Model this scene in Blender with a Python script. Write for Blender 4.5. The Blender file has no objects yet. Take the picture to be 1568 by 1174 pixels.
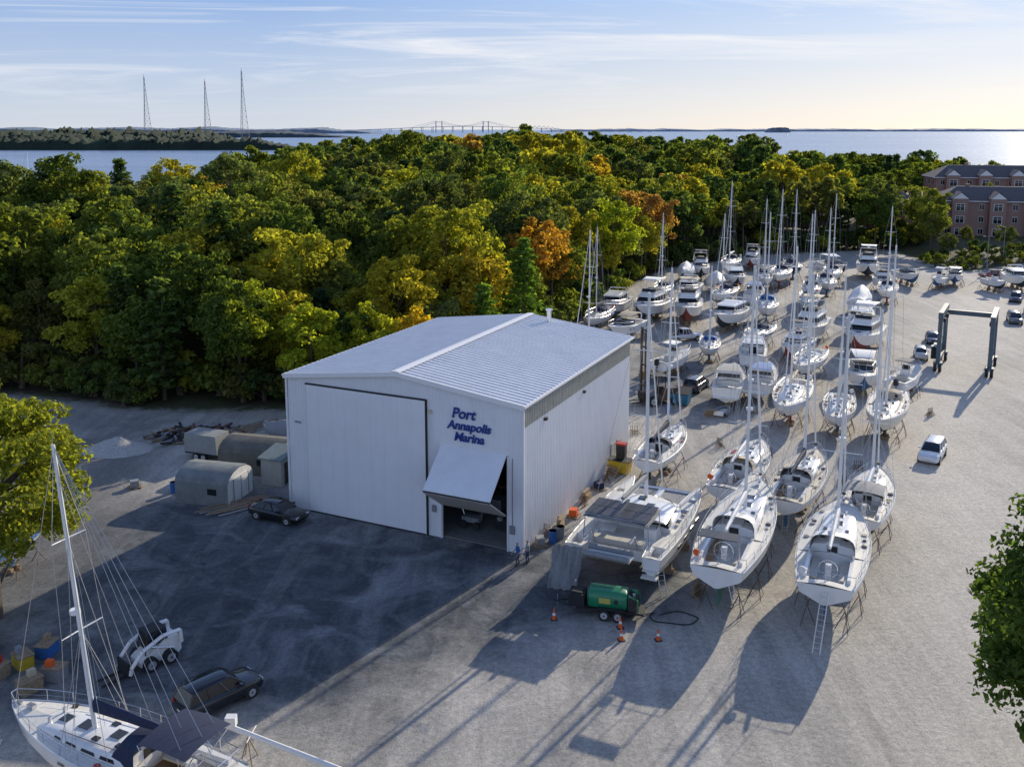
import bpy, math, random
import numpy as np
from mathutils import Vector, Matrix, noise
random.seed(7); np.random.seed(7)
R=math.radians
sc=bpy.context.scene
col=sc.collection

# ---------------------------------------------------------------- materials
def nd(nt,t,**k):
    n=nt.nodes.new(t)
    for a,b in k.items(): setattr(n,a,b)
    return n
MC={}
def M(name,c,rough=.6,metal=0,var=.08,scale=2.5,bump=0,bscale=30,coat=0,grime=0):
    if name in MC: return MC[name]
    m=bpy.data.materials.new(name); m.use_nodes=True; nt=m.node_tree; P=nt.nodes['Principled BSDF']
    P.inputs['Roughness'].default_value=rough; P.inputs['Metallic'].default_value=metal
    if coat: P.inputs['Coat Weight'].default_value=coat
    tc=nd(nt,'ShaderNodeTexCoord')
    n=nd(nt,'ShaderNodeTexNoise'); n.inputs['Scale'].default_value=scale; n.inputs['Detail'].default_value=3; n.inputs['Roughness'].default_value=.65
    nt.links.new(tc.outputs['Object'],n.inputs['Vector'])
    mx=nd(nt,'ShaderNodeMix',data_type='RGBA')
    mr=nd(nt,'ShaderNodeMapRange'); mr.inputs['From Min'].default_value=.3; mr.inputs['From Max'].default_value=.7
    nt.links.new(n.outputs['Fac'],mr.inputs['Value']); nt.links.new(mr.outputs['Result'],mx.inputs['Factor'])
    mx.inputs['A'].default_value=(*[x*(1-var) for x in c],1); mx.inputs['B'].default_value=(*[min(1,x*(1+var)) for x in c],1)
    out=mx.outputs['Result']
    if grime:
        n2=nd(nt,'ShaderNodeTexNoise'); n2.inputs['Scale'].default_value=1.0; n2.inputs['Detail'].default_value=4
        mp=nd(nt,'ShaderNodeMapping'); mp.inputs['Scale'].default_value=(1.5,1.5,.25)
        nt.links.new(tc.outputs['Object'],mp.inputs['Vector']); nt.links.new(mp.outputs['Vector'],n2.inputs['Vector'])
        r2=nd(nt,'ShaderNodeMapRange'); r2.inputs['From Min'].default_value=.5; r2.inputs['From Max'].default_value=.75; r2.inputs['To Max'].default_value=grime
        nt.links.new(n2.outputs['Fac'],r2.inputs['Value'])
        m2=nd(nt,'ShaderNodeMix',data_type='RGBA'); nt.links.new(r2.outputs['Result'],m2.inputs['Factor'])
        nt.links.new(out,m2.inputs['A']); m2.inputs['B'].default_value=(c[0]*.5,c[1]*.47,c[2]*.42,1); out=m2.outputs['Result']
    nt.links.new(out,P.inputs['Base Color'])
    if bump:
        nb=nd(nt,'ShaderNodeTexNoise'); nb.inputs['Scale'].default_value=bscale; nb.inputs['Detail'].default_value=2
        nt.links.new(tc.outputs['Object'],nb.inputs['Vector'])
        b=nd(nt,'ShaderNodeBump'); b.inputs['Strength'].default_value=bump; b.inputs['Distance'].default_value=.05
        nt.links.new(nb.outputs['Fac'],b.inputs['Height']); nt.links.new(b.outputs['Normal'],P.inputs['Normal'])
    MC[name]=m; return m

gel=M('white_gelcoat',(.84,.83,.81),.25,var=.03,coat=.3,grime=.1)
gel2=M('cream_gelcoat',(.74,.70,.60),.3,var=.05,coat=.3,grime=.15)
deckm=M('deck_nonskid',(.70,.68,.63),.7,var=.08,scale=6,grime=.25)
decktan=M('deck_tan',(.56,.50,.40),.7,var=.1,scale=5,grime=.2)
teak=M('teak',(.28,.17,.09),.7,var=.25,scale=8)
glass=M('dark_glass',(.015,.018,.022),.08,var=.2,coat=.3)
alu=M('aluminium',(.72,.73,.74),.35,.7,var=.06)
mastm=M('mast_white',(.8,.8,.78),.35,var=.04)
steel=M('stainless',(.65,.65,.67),.25,.8,var=.05)
wirem=M('rigging_wire',(.45,.46,.47),.4,.5,var=.05)
black=M('black_rubber',(.02,.02,.022),.7,var=.2)
dark=M('dark_interior',(.035,.033,.03),.8,var=.4)
navy=M('navy_canvas',(.02,.03,.07),.8,var=.2,scale=5,bump=.2)
grey_c=M('grey_canvas',(.25,.26,.27),.8,var=.15,scale=5,bump=.2)
tan_c=M('tan_canvas',(.5,.43,.32),.8,var=.12,scale=5,bump=.2)
white_c=M('white_canvas',(.78,.78,.77),.7,var=.06,scale=4,bump=.3,bscale=5)
bluec=M('blue_canvas',(.03,.13,.38),.75,var=.15,scale=5,bump=.3,bscale=5)
greenc=M('green_canvas',(.03,.13,.09),.8,var=.15,scale=5)
navyh=M('navy_hull',(.02,.035,.10),.15,var=.1,coat=.6)
ltblue=M('lightblue_hull',(.22,.42,.55),.2,var=.05,coat=.5)
af_blue=M('antifoul_blue',(.05,.13,.27),.85,var=.25,scale=3,grime=.4)
af_red=M('antifoul_red',(.25,.05,.04),.85,var=.25,scale=3,grime=.4)
af_black=M('antifoul_black',(.04,.045,.05),.85,var=.3,scale=3,grime=.3)
af_green=M('antifoul_green',(.05,.17,.13),.85,var=.25,scale=3,grime=.4)
wood=M('timber',(.30,.22,.14),.85,var=.3,scale=6)
rust=M('rusty_steel',(.16,.09,.06),.8,.2,var=.4,scale=8)
orange=M('orange_plastic',(.75,.12,.02),.5,var=.08)
redp=M('red_paint',(.45,.03,.02),.4,var=.1)
solar=M('solar_panel',(.022,.026,.04),.4,var=.2)
seat=M('seat_vinyl',(.55,.52,.46),.6,var=.06)

class MB:
    def __init__(s): s.v=[];s.f=[];s.m=[];s.mats=[]
    def mi(s,m):
        if m not in s.mats: s.mats.append(m)
        return s.mats.index(m)
    def add(s,v,f,m):
        o=len(s.v); s.v+= [tuple(p) for p in v]
        k=s.mi(m)
        for a in f: s.f.append(tuple(i+o for i in a)); s.m.append(k)
    def hexa(s,b,t,m):
        s.add(list(b)+list(t),[(3,2,1,0),(4,5,6,7),(0,1,5,4),(1,2,6,5),(2,3,7,6),(3,0,4,7)],m)
    def box(s,c,d,m,rz=0,ry=0):
        x,y,z=d[0]/2,d[1]/2,d[2]/2
        mt=Matrix.Rotation(rz,3,'Z')@Matrix.Rotation(ry,3,'Y'); c=Vector(c)
        P=[c+mt@Vector(q) for q in [(-x,-y,-z),(x,-y,-z),(x,y,-z),(-x,y,-z),(-x,-y,z),(x,-y,z),(x,y,z),(-x,y,z)]]
        s.hexa(P[:4],P[4:],m)
    def frus(s,x0,x1,w0,w1,z0,z1,m,rf=0,rb=0,ti=0):
        s.hexa([(x0,-w0,z0),(x1,-w1,z0),(x1,w1,z0),(x0,w0,z0)],[(x0+rb,-w0+ti,z1),(x1-rf,-w1+ti,z1),(x1-rf,w1-ti,z1),(x0+rb,w0-ti,z1)],m)
    def tube(s,a,b,r0,m,r1=None,n=6,cap=True):
        a=Vector(a);b=Vector(b); r1=r0 if r1 is None else r1
        d=(b-a)
        if d.length<1e-5: return
        q=d.to_track_quat('Z','Y'); V=[]
        for p,r in((a,r0),(b,r1)):
            for i in range(n):
                an=2*math.pi*i/n; V.append(p+q@Vector((r*math.cos(an),r*math.sin(an),0)))
        F=[(i,(i+1)%n,n+(i+1)%n,n+i) for i in range(n)]
        if cap: F+=[tuple(range(n-1,-1,-1)),tuple(range(n,2*n))]
        s.add(V,F,m)
    def path(s,pts,r,m,n=5,closed=False):
        k=len(pts)
        for i in range(k if closed else k-1): s.tube(pts[i],pts[(i+1)%k],r,m,n=n,cap=False)
    def loft(s,rings,m,cap0=True,cap1=True,closed=True):
        n=len(rings[0]); V=[p for r in rings for p in r]; F=[]
        for i in range(len(rings)-1):
            for j in range(n if closed else n-1):
                F.append((i*n+j,i*n+(j+1)%n,(i+1)*n+(j+1)%n,(i+1)*n+j))
        if cap0: F.append(tuple(range(n-1,-1,-1)))
        if cap1: F.append(tuple((len(rings)-1)*n+j for j in range(n)))
        s.add(V,F,m)
    def cyl(s,c,r,h,m,axis='Z',n=16,r1=None):
        d=Vector({'X':(1,0,0),'Y':(0,1,0),'Z':(0,0,1)}[axis])*h/2; c=Vector(c)
        s.tube(c-d,c+d,r,m,r1=r1,n=n)
    def obj(s,name,loc=(0,0,0),rz=0,ang=35,parent=None,smooth=True,rot=None):
        me=bpy.data.meshes.new(name); me.from_pydata(s.v,[],s.f)
        for m in s.mats: me.materials.append(m)
        me.polygons.foreach_set('material_index',s.m)
        if smooth:
            me.polygons.foreach_set('use_smooth',[True]*len(s.f))
            me.update(); me.set_sharp_from_angle(angle=R(ang))
        me.update()
        o=bpy.data.objects.new(name,me); col.objects.link(o)
        o.location=loc; o.rotation_euler=rot if rot else (0,0,rz)
        if parent: o.parent=parent
        return o
def sm(a,b,x):
    t=max(0,min(1,(x-a)/(b-a))); return t*t*(3-2*t)

# ---------------------------------------------------------------- terrain & ground
near=[(-200,108),(-120,104),(-60,106),(-40,99),(-24,99),(-12,103),(-3,116),(12,153),(33,203),(60,226),(98,238)]
def near_y(x):
    if x<=near[0][0]: return near[0][1]
    for (x0,y0),(x1,y1) in zip(near,near[1:]):
        if x<=x1: return y0+(y1-y0)*(x-x0)/(x1-x0)
    return near[-1][1]
def far_y(x):
    pts=[(-300,195),(-100,205),(-80,240),(-72,310),(-60,400),(-30,450),(60,470),(120,440),(250,430),(600,380)]
    if x<=pts[0][0]: return pts[0][1]
    for (x0,y0),(x1,y1) in zip(pts,pts[1:]):
        if x<=x1: return y0+(y1-y0)*(x-x0)/(x1-x0)
    return pts[-1][1]
def terr(x,y):
    ny=near_y(x); fy=far_y(x)
    z=0
    if y>ny: z=5.5*sm(0,130,y-ny)*math.exp(-((x-20)/130)**2)+.25*noise.noise(Vector((x*.08,y*.08,0)))
    if x>95 and y>150: z=max(z,2.5*sm(150,230,y)*sm(95,112,x))
    z*=1-sm(fy-10,fy+25,y)
    z-=4*sm(fy+5,fy+40,y)
    if x<-260: z-=4*sm(260,330,-x)
    return z
def axis(lo,hi,st,ext):
    a=list(np.arange(lo,hi+.1,st)); s=st; b=a[-1]
    while b<ext[1]: s*=1.5; b+=s; a.append(b)
    s=st; b=a[0]; pre=[]
    while b>ext[0]: s*=1.5; b-=s; pre.append(b)
    return pre[::-1]+a
xs=axis(-150,190,2.0,(-4000,4000)); ys=axis(10,500,2.0,(-3000,4000))
lane=[(22,20),(30,55),(42,90),(60,125),(82,160),(108,190)]
def lane_d(x,y):
    best=1e9
    for (x0,y0),(x1,y1) in zip(lane,lane[1:]):
        dx,dy=x1-x0,y1-y0; t=max(0,min(1,((x-x0)*dx+(y-y0)*dy)/(dx*dx+dy*dy))); best=min(best,math.hypot(x-x0-t*dx,y-y0-t*dy))
    return best
V=[];Cc=[]
for y in ys:
    for x in xs:
        V.append((x,y,terr(x,y)))
        ny=near_y(x)
        f=sm(-5,4,y-ny)
        if x>90: f=max(f if x<98 else 0,sm(90,100,x)*sm(194,203,y))
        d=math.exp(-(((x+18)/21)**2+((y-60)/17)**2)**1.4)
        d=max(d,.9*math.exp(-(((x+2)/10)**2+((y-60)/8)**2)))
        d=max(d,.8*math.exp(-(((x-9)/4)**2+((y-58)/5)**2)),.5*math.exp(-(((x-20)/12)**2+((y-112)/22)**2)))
        e=sm(-24,-38,x)*sm(112,85,y)*.8
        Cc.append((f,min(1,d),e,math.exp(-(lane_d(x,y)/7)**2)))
nx=len(xs); F=[(j*nx+i,j*nx+i+1,(j+1)*nx+i+1,(j+1)*nx+i) for j in range(len(ys)-1) for i in range(nx-1)]
me=bpy.data.meshes.new('ground'); me.from_pydata(V,[],F)
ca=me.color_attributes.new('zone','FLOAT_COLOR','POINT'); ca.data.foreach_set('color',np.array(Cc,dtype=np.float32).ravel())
me.polygons.foreach_set('use_smooth',[True]*len(F))
ground=bpy.data.objects.new('ground',me); col.objects.link(ground)
gm=bpy.data.materials.new('gravel_ground'); gm.use_nodes=True; nt=gm.node_tree; P=nt.nodes['Principled BSDF']; L_=nt.links.new
P.inputs['Roughness'].default_value=.9
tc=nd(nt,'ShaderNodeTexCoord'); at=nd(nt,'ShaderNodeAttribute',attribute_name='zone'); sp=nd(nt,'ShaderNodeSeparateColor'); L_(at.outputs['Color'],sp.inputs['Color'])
def nz(scale,detail=6,rough=.6,vec=None,sx=None,dist=0):
    n=nd(nt,'ShaderNodeTexNoise'); n.inputs['Scale'].default_value=scale; n.inputs['Detail'].default_value=detail; n.inputs['Roughness'].default_value=rough; n.inputs['Distortion'].default_value=dist
    if sx:
        mp=nd(nt,'ShaderNodeMapping'); mp.inputs['Rotation'].default_value=(0,0,R(sx[2])); mp.inputs['Scale'].default_value=(sx[0],sx[1],1); L_(tc.outputs['Object'],mp.inputs['Vector']); L_(mp.outputs['Vector'],n.inputs['Vector'])
    else: L_(tc.outputs['Object'],n.inputs['Vector'])
    return n.outputs['Fac']
def mr(v,a,b,c=0,d=1):
    n=nd(nt,'ShaderNodeMapRange'); n.inputs['From Min'].default_value=a;n.inputs['From Max'].default_value=b;n.inputs['To Min'].default_value=c;n.inputs['To Max'].default_value=d; L_(v,n.inputs['Value']); return n.outputs['Result']
def mx(f,a,b,bt='MIX'):
    n=nd(nt,'ShaderNodeMix',data_type='RGBA',blend_type=bt)
    for s,v in(('Factor',f),('A',a),('B',b)):
        if isinstance(v,(int,float)): n.inputs[s].default_value=v
        elif isinstance(v,tuple): n.inputs[s].default_value=(*v,1)
        else: L_(v,n.inputs[s])
    return n.outputs['Result']
def mth(op,a,b):
    n=nd(nt,'ShaderNodeMath',operation=op)
    for i,v in enumerate((a,b)):
        if isinstance(v,(int,float)): n.inputs[i].default_value=v
        else: L_(v,n.inputs[i])
    return n.outputs[0]
big=mr(nz(.05,4,.65,dist=.5),.38,.62); mid=mr(nz(.3,6,.76,dist=1.0),.3,.7); fine=mr(nz(3,6,.82),.28,.72)
trk=mr(nz(.8,3,.6,sx=(1.2,.05,-25),dist=.3),.46,.60); trk2=mr(nz(.35,4,.6,sx=(1.2,.10,-50),dist=1.2),.48,.60); speck=mr(nz(11,2,.8),.3,.7)
c0=mx(mid,(.37,.345,.31),(.60,.56,.50)); c0=mx(mth('MULTIPLY',big,.75),c0,(.33,.315,.29)); c0=mx(mth('MULTIPLY',trk,.35),c0,(.62,.575,.51)); c0=mx(mth('MULTIPLY',trk2,.38),c0,(.25,.235,.215))
c0=mx(mth('MULTIPLY',at.outputs['Alpha'],mr(mid,0,1,.35,.85)),c0,(.68,.62,.53))
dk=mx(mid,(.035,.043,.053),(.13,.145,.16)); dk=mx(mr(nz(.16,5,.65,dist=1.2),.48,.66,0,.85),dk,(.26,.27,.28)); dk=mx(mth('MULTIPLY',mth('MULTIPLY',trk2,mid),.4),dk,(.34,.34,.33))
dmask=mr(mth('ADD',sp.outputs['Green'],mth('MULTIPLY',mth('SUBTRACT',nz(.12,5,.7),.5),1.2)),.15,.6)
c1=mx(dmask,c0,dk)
c2=mx(mth('MULTIPLY',sp.outputs['Blue'],mr(big,.1,.7)),c1,(.16,.15,.14))
ff=mx(fine,(.05,.035,.02),(.11,.08,.045)); ff=mx(mr(mid,.35,.65,0,.85),ff,(.06,.09,.02))
fm=mr(mth('ADD',sp.outputs['Red'],mth('MULTIPLY',mth('SUBTRACT',mid,.5),.5)),.35,.65)
c3=mx(fm,c2,ff)
c4=mx(.85,c3,mx(fine,(.48,.48,.48),(1.34,1.34,1.34)),'MULTIPLY'); c4=mx(.55,c4,mx(speck,(.55,.55,.55),(1.4,1.4,1.4)),'MULTIPLY')
L_(c4,P.inputs['Base Color'])
bp=nd(nt,'ShaderNodeBump'); bp.inputs['Strength'].default_value=.4; bp.inputs['Distance'].default_value=.09
L_(fine,bp.inputs['Height']); L_(bp.outputs['Normal'],P.inputs['Normal'])
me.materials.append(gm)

# water
wm=bpy.data.materials.new('water'); wm.use_nodes=True; nt=wm.node_tree; P=nt.nodes['Principled BSDF']
P.inputs['Roughness'].default_value=.25; P.inputs['IOR'].default_value=1.33
tc=nd(nt,'ShaderNodeTexCoord'); L_=nt.links.new
a=nz(.05,5,.7,sx=(.4,1,0)); bp=nd(nt,'ShaderNodeBump'); bp.inputs['Strength'].default_value=.9; bp.inputs['Distance'].default_value=2.4; L_(a,bp.inputs['Height']); L_(bp.outputs['Normal'],P.inputs['Normal'])
L_(mx(mr(nz(.004,4,.65,sx=(.25,1,0)),.4,.6),(.14,.21,.33),(.21,.29,.42)),P.inputs['Base Color'])
w=MB(); S=60000; w.add([(-S,-3000,-1.5),(S,-3000,-1.5),(S,S,-1.5),(-S,S,-1.5)],[(0,1,2,3)],wm); w.obj('water',smooth=False)

# distant land; paler, bluer base colours farther out paint in the aerial haze
def land(name,x0,x1,y,h,depth,cl,seed,rag=.12,n=240):
    m=M(name+'_mat',cl,.95,var=.3,scale=.03)
    b=MB(); r=[]
    for i in range(n+1):
        t=i/n; x=x0+(x1-x0)*t; e=min(1,min(t,1-t)*14)**.6
        hh=h*e*(.65+.45*noise.fractal(Vector((x*9/h*.01,seed,0)),1,2,5)+rag*random.random())
        yy=y+.1*depth*noise.noise(Vector((x*.004,seed+5,0)))
        r.append([(x,yy,-2),(x,yy+depth*.02,hh*.75),(x,yy+depth*.15,hh*(1+rag*(random.random()-.5))),(x,yy+depth*.35,hh*(1.05+rag*(random.random()-.5))),(x,yy+depth*.6,hh*(1.1+rag*(random.random()-.5))),(x,yy+depth,-2)])
    b.loft(r,m,False,False,closed=False); return b.obj(name,smooth=False)
for k in range(5): land('wooded_peninsula',-1800,-330-40*k,1450+70*k,14+1.5*k,60,(.020,.036,.022),1+k*3,.6,520)
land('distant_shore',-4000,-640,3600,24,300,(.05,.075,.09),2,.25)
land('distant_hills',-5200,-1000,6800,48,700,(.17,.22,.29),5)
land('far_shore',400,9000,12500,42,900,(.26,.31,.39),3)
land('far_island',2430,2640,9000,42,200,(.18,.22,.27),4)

# radio towers
for (x,y,h) in [(-1112,2900,185),(-945,2950,176),(-800,2840,200)]:
    b=MB(); m=M('tower_steel',(.30,.27,.29),.6,var=.1)
    def w_(z): return 15*(1-z/h)**1.3+1.2
    N=12; zs=[h*i/N for i in range(N+1)]
    for i in range(N):
        P0=[(w_(zs[i])*math.cos(a),w_(zs[i])*math.sin(a),zs[i]) for a in (0.5,2.6,4.7)]
        P1=[(w_(zs[i+1])*math.cos(a),w_(zs[i+1])*math.sin(a),zs[i+1]) for a in (0.5,2.6,4.7)]
        for k in range(3):
            b.tube(P0[k],P1[k],.7,m,n=4); b.tube(P0[k],P1[(k+1)%3],.35,m,n=4); b.tube(P1[k],P1[(k+1)%3],.3,m,n=4)
    b.tube((0,0,h),(0,0,h+8),.5,m,n=4)
    b.obj('radio_tower',(x,y,0))

# bay bridge
def bridge(y,off):
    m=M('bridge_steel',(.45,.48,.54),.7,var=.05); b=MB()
    def deck(x): return 14+46*math.exp(-((x+430)/900)**2)
    X=[-1700+50*i for i in range(64)]
    def Y(x): return y+off+ .00035*max(0,-(x+300))**2*-1
    for a,c in zip(X,X[1:]):
        b.hexa([(a,Y(a)-6,deck(a)-5),(c,Y(c)-6,deck(c)-5),(c,Y(c)+6,deck(c)-5),(a,Y(a)+6,deck(a)-5)],[(a,Y(a)-6,deck(a)),(c,Y(c)-6,deck(c)),(c,Y(c)+6,deck(c)),(a,Y(a)+6,deck(a))],m)
        if int((a+1700)/50)%2==0: b.box((a,Y(a),deck(a)/2-2),(6,12,deck(a)),m)
    tw=[-760,-290]
    for t in tw:
        for s in(-6,6): b.box((t+off*.3,Y(t)+s,55),(9,6,112),m)
        b.box((t+off*.3,Y(t),100),(9,14,6),m)
    def cab(x):
        c=(tw[0]+tw[1])/2; hw=(tw[1]-tw[0])/2
        if tw[0]<=x<=tw[1]: return 64+47*((x-c)/hw)**2
        d=(tw[0]-x if x<tw[0] else x-tw[1])/230
        return 111-(111-deck(x))*min(1,d)
    XX=[tw[0]-230+23*i for i in range(41)]
    for a,c in zip(XX,XX[1:]):
        b.tube((a+off*.3,Y(a),cab(a)),(c+off*.3,Y(c),cab(c)),1.1,m,n=4)
        b.tube((a+off*.3,Y(a),cab(a)),(a+off*.3,Y(a),deck(a)),.4,m,n=4)
    for i in range(8):
        x=120+i*45; hh=22*math.sin(math.pi*(i+.5)/8)+4
        b.tube((x,Y(x),deck(x)),(x+22,Y(x),deck(x)+hh),1,m,n=4); b.tube((x+22,Y(x),deck(x)+hh),(x+45,Y(x),deck(x)),1,m,n=4)
    b.obj('suspension_bridge')
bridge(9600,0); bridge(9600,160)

# ---------------------------------------------------------------- world
world=bpy.data.worlds.new('World'); sc.world=world; world.use_nodes=True; nt=world.node_tree; L_=nt.links.new
bg=nt.nodes['Background']; sky=nd(nt,'ShaderNodeTexSky',sky_type='NISHITA'); sky.sun_disc=False; sky.sun_elevation=R(21); sky.sun_rotation=R(36); sky.dust_density=.5; sky.air_density=1.0; sky.ozone_density=2.5
tc=nd(nt,'ShaderNodeTexCoord'); sx=nd(nt,'ShaderNodeSeparateXYZ'); L_(tc.outputs['Generated'],sx.inputs['Vector'])
zz=mth('ADD',mth('MAXIMUM',sx.outputs['Z'],0),.05)
cb=nd(nt,'ShaderNodeCombineXYZ'); L_(mth('DIVIDE',sx.outputs['X'],zz),cb.inputs['X']); L_(mth('DIVIDE',sx.outputs['Y'],zz),cb.inputs['Y'])
mp=nd(nt,'ShaderNodeMapping'); mp.inputs['Scale'].default_value=(.34,.62,1); mp.inputs['Rotation'].default_value=(0,0,R(-20)); L_(cb.outputs['Vector'],mp.inputs['Vector'])
n=nd(nt,'ShaderNodeTexNoise'); n.inputs['Scale'].default_value=.75; n.inputs['Detail'].default_value=6; n.inputs['Roughness'].default_value=.62; n.inputs['Distortion'].default_value=1.6; L_(mp.outputs['Vector'],n.inputs['Vector'])
cm=mth('MULTIPLY',mr(n.outputs['Fac'],.48,.66),mr(sx.outputs['Z'],.02,.09,.1,.9))
dp=nd(nt,'ShaderNodeVectorMath',operation='DOT_PRODUCT'); L_(tc.outputs['Generated'],dp.inputs[0]); dp.inputs[1].default_value=(.583,.812,0)
sunside=mr(dp.outputs['Value'],.65,1.0)
lowc=mx(mr(sx.outputs['Z'],0,.13),(4.3,4.65,5.25),(1.95,2.95,5.0))
warm=mx(mr(sx.outputs['Z'],0,.13),(6.0,5.5,4.95),(3.3,4.2,5.7))
lowc=mx(sunside,lowc,warm)
hz=mr(sx.outputs['Z'],.12,.5,.9,.1)
skb=mx(1.0,sky.outputs['Color'],(.86,.95,1.2),'MULTIPLY')
skc=mx(hz,skb,lowc)
skc=mx(cm,skc,(5.9,6.0,6.3))
L_(skc,bg.inputs['Color']); bg.inputs['Strength'].default_value=.15
sd=bpy.data.lights.new('sun','SUN'); sd.energy=5; sd.angle=R(.5); sd.color=(1,.89,.70)
so=bpy.data.objects.new('sun',sd); col.objects.link(so)
so.rotation_euler=Vector((.583*math.cos(R(21)),.812*math.cos(R(21)),math.sin(R(21)))).to_track_quat('Z','Y').to_euler(); so.location=(60,80,60)

# ---------------------------------------------------------------- hulls
def hull(mb,L,B,zb,wl,zs,rise,mbot,mtop,mstr,md,soft=True,cp=(.05,.32,.6),tr=.75,fl=.55,mfl=None):
    T=sorted(set([round(i/16,4) for i in range(17)]+[cp[0],cp[1],.97]))
    def hb(t):
        return B/2*((1-(1-tr)*((.42-t)/.42)**2) if t<.42 else max(0,1-((t-.42)/.58)**2.2)**.85)
    def zsf(t): return zs+rise*max(0,(t-.25)/.75)**1.8+.06*max(0,(.3-t)/.3)
    def zk(t):
        if t>.55: return zb+(zsf(1)-zb)*((t-.55)/.45)**(3.6 if soft else 4.2)
        if soft and t<.38: return zb+(wl+.12-zb)*((.38-t)/.38)**1.7
        return zb
    def yf(q,t):
        q=max(0,min(1,q))
        if soft: return (1-(1-q)**2.4)**.62
        k=.9-.55*max(0,(t-.45)/.55)**1.5; qc=.36
        return k*(q/qc) if q<qc else k+(1-k)*((q-qc)/(1-qc))**.9
    rings=[]
    for t in T:
        a,b=zk(t),zsf(t); x=(t-.5)*L
        if soft: lv=[a,a+(wl-a)*.3,a+(wl-a)*.65,wl,wl+.13,wl+.13+(b-wl-.13)*.5,b-.10,b]
        else: lv=[a,a+(b-a)*.18,a+(b-a)*.36,a+(b-a)*.38,a+(b-a)*.45,a+(b-a)*.7,b-.14,b]
        lv=[max(z,a) for z in lv]; lv=[min(z,b) for z in lv]
        h=[(x,hb(t)*yf((z-a)/max(1e-4,b-a),t),z) for z in lv]
        rings.append([(p[0],-p[1],p[2]) for p in h[::-1]]+h[1:])
    n=len(rings[0]); mats=[mbot,mbot,mbot,mstr,mtop,mtop,mstr if not soft else mtop]
    for k in range(n-1):
        lev=k if k>=7 else 6-k; lev=lev-7 if k>=7 else lev
        V=[];Fc=[]
        for r in rings: V+=[r[k],r[k+1]]
        for i in range(len(rings)-1): Fc.append((2*i,2*i+1,2*i+3,2*i+2))
        mb.add(V,Fc,mats[lev])
    mb.add(rings[0],[tuple(range(n))],mtop)
    mfl=mfl or md
    for i in range(len(T)-1):
        t0,t1=T[i],T[i+1]; x0,x1=(t0-.5)*L,(t1-.5)*L; inn=(t0>=cp[0]-1e-6 and t1<=cp[1]+1e-6)
        for s in(-1,1):
            o0=(x0,s*hb(t0),zsf(t0));o1=(x1,s*hb(t1),zsf(t1))
            if inn:
                i0=(x0,s*cp[2]*hb(t0),zsf(t0)+.02);i1=(x1,s*cp[2]*hb(t1),zsf(t1)+.02)
                mb.add([o0,o1,i1,i0],[(0,1,2,3)],md)
                j0=(x0,s*cp[2]*hb(t0),zsf(t0)-fl);j1=(x1,s*cp[2]*hb(t1),zsf(t1)-fl)
                mb.add([i0,i1,j1,j0],[(0,1,2,3)],mtop)
                mb.add([j0,j1,(x1,0,zsf(t1)-fl),(x0,0,zsf(t0)-fl)],[(0,1,2,3)],mfl)
            else:
                mb.add([o0,o1,(x1,0,zsf(t1)+.09*hb(t1)),(x0,0,zsf(t0)+.09*hb(t0))],[(0,1,2,3)],md)
    for t in cp[:2]:
        x=(t-.5)*L; y=cp[2]*hb(t); z=zsf(t)
        mb.add([(x,-y,z+.02),(x,y,z+.02),(x,y,z-fl),(x,-y,z-fl),(x,0,z+.09*hb(t))],[(0,4,1,2,3)],mtop)
    for s in(-1,1): mb.path([((t-.5)*L,s*hb(t)*.985,zsf(t)+.02) for t in T],.035,mstr if not soft else alu,n=4)
    return hb,zsf,zk,yf

def stands(mb,L,hb,zk,zsf,yf,z,ts=(.15,.42,.68),m=None):
    m=m or rust
    for t in ts:
        for s in(-1,1):
            a,b=zk(t),zsf(t); zc=max(z,a+.15); y=s*hb(t)*yf((zc-a)/(b-a),t); x=(t-.5)*L
            top=Vector((x,y+s*.03,zc)); ap=Vector((x,y+s*.35,zc*.62))
            mb.box(top,(.28,.08,.28),wood); mb.tube(top,ap,.03,m,n=5)
            for k in range(3):
                an=k*2.094+(.0 if s>0 else math.pi); mb.tube(ap,(ap.x+.55*math.cos(an+.5),ap.y+.55*math.sin(an+.5),.03),.028,m,n=4)
            mb.tube((x,y+s*.1,.35),(x,0,.3),.015,m,n=3)
def rails(mb,L,hb,zsf,t0=.04,t1=.985,n=10,h=.6,two=True):
    ts=[t0+(t1-t0)*i/n for i in range(n+1)]
    for s in(-1,1):
        P=[((t-.5)*L,s*(hb(t)*.95+.01),zsf(t)) for t in ts]
        for p in P: mb.tube(p,(p[0],p[1],p[2]+h),.016,steel,n=4)
        mb.path([(p[0],p[1],p[2]+h) for p in P],.012 if two else .02,steel,n=4)
        if two: mb.path([(p[0],p[1],p[2]+h*.5) for p in P],.009,steel,n=3)
        mb.path([(p[0],p[1],p[2]+h) for p in P[-3:]],.022,steel,n=4); mb.path([(p[0],p[1],p[2]+h) for p in P[:2]],.022,steel,n=4)
    t=ts[-1]; y=hb(t)*.95; mb.tube(((t-.5)*L,-y,zsf(t)+h),((t-.5)*L,y,zsf(t)+h),.022,steel,n=4)
    t=ts[0]; y=hb(t)*.95; mb.tube(((t-.5)*L,-y,zsf(t)+h),((t-.5)*L,y,zsf(t)+h),.02,steel,n=4)
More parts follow.
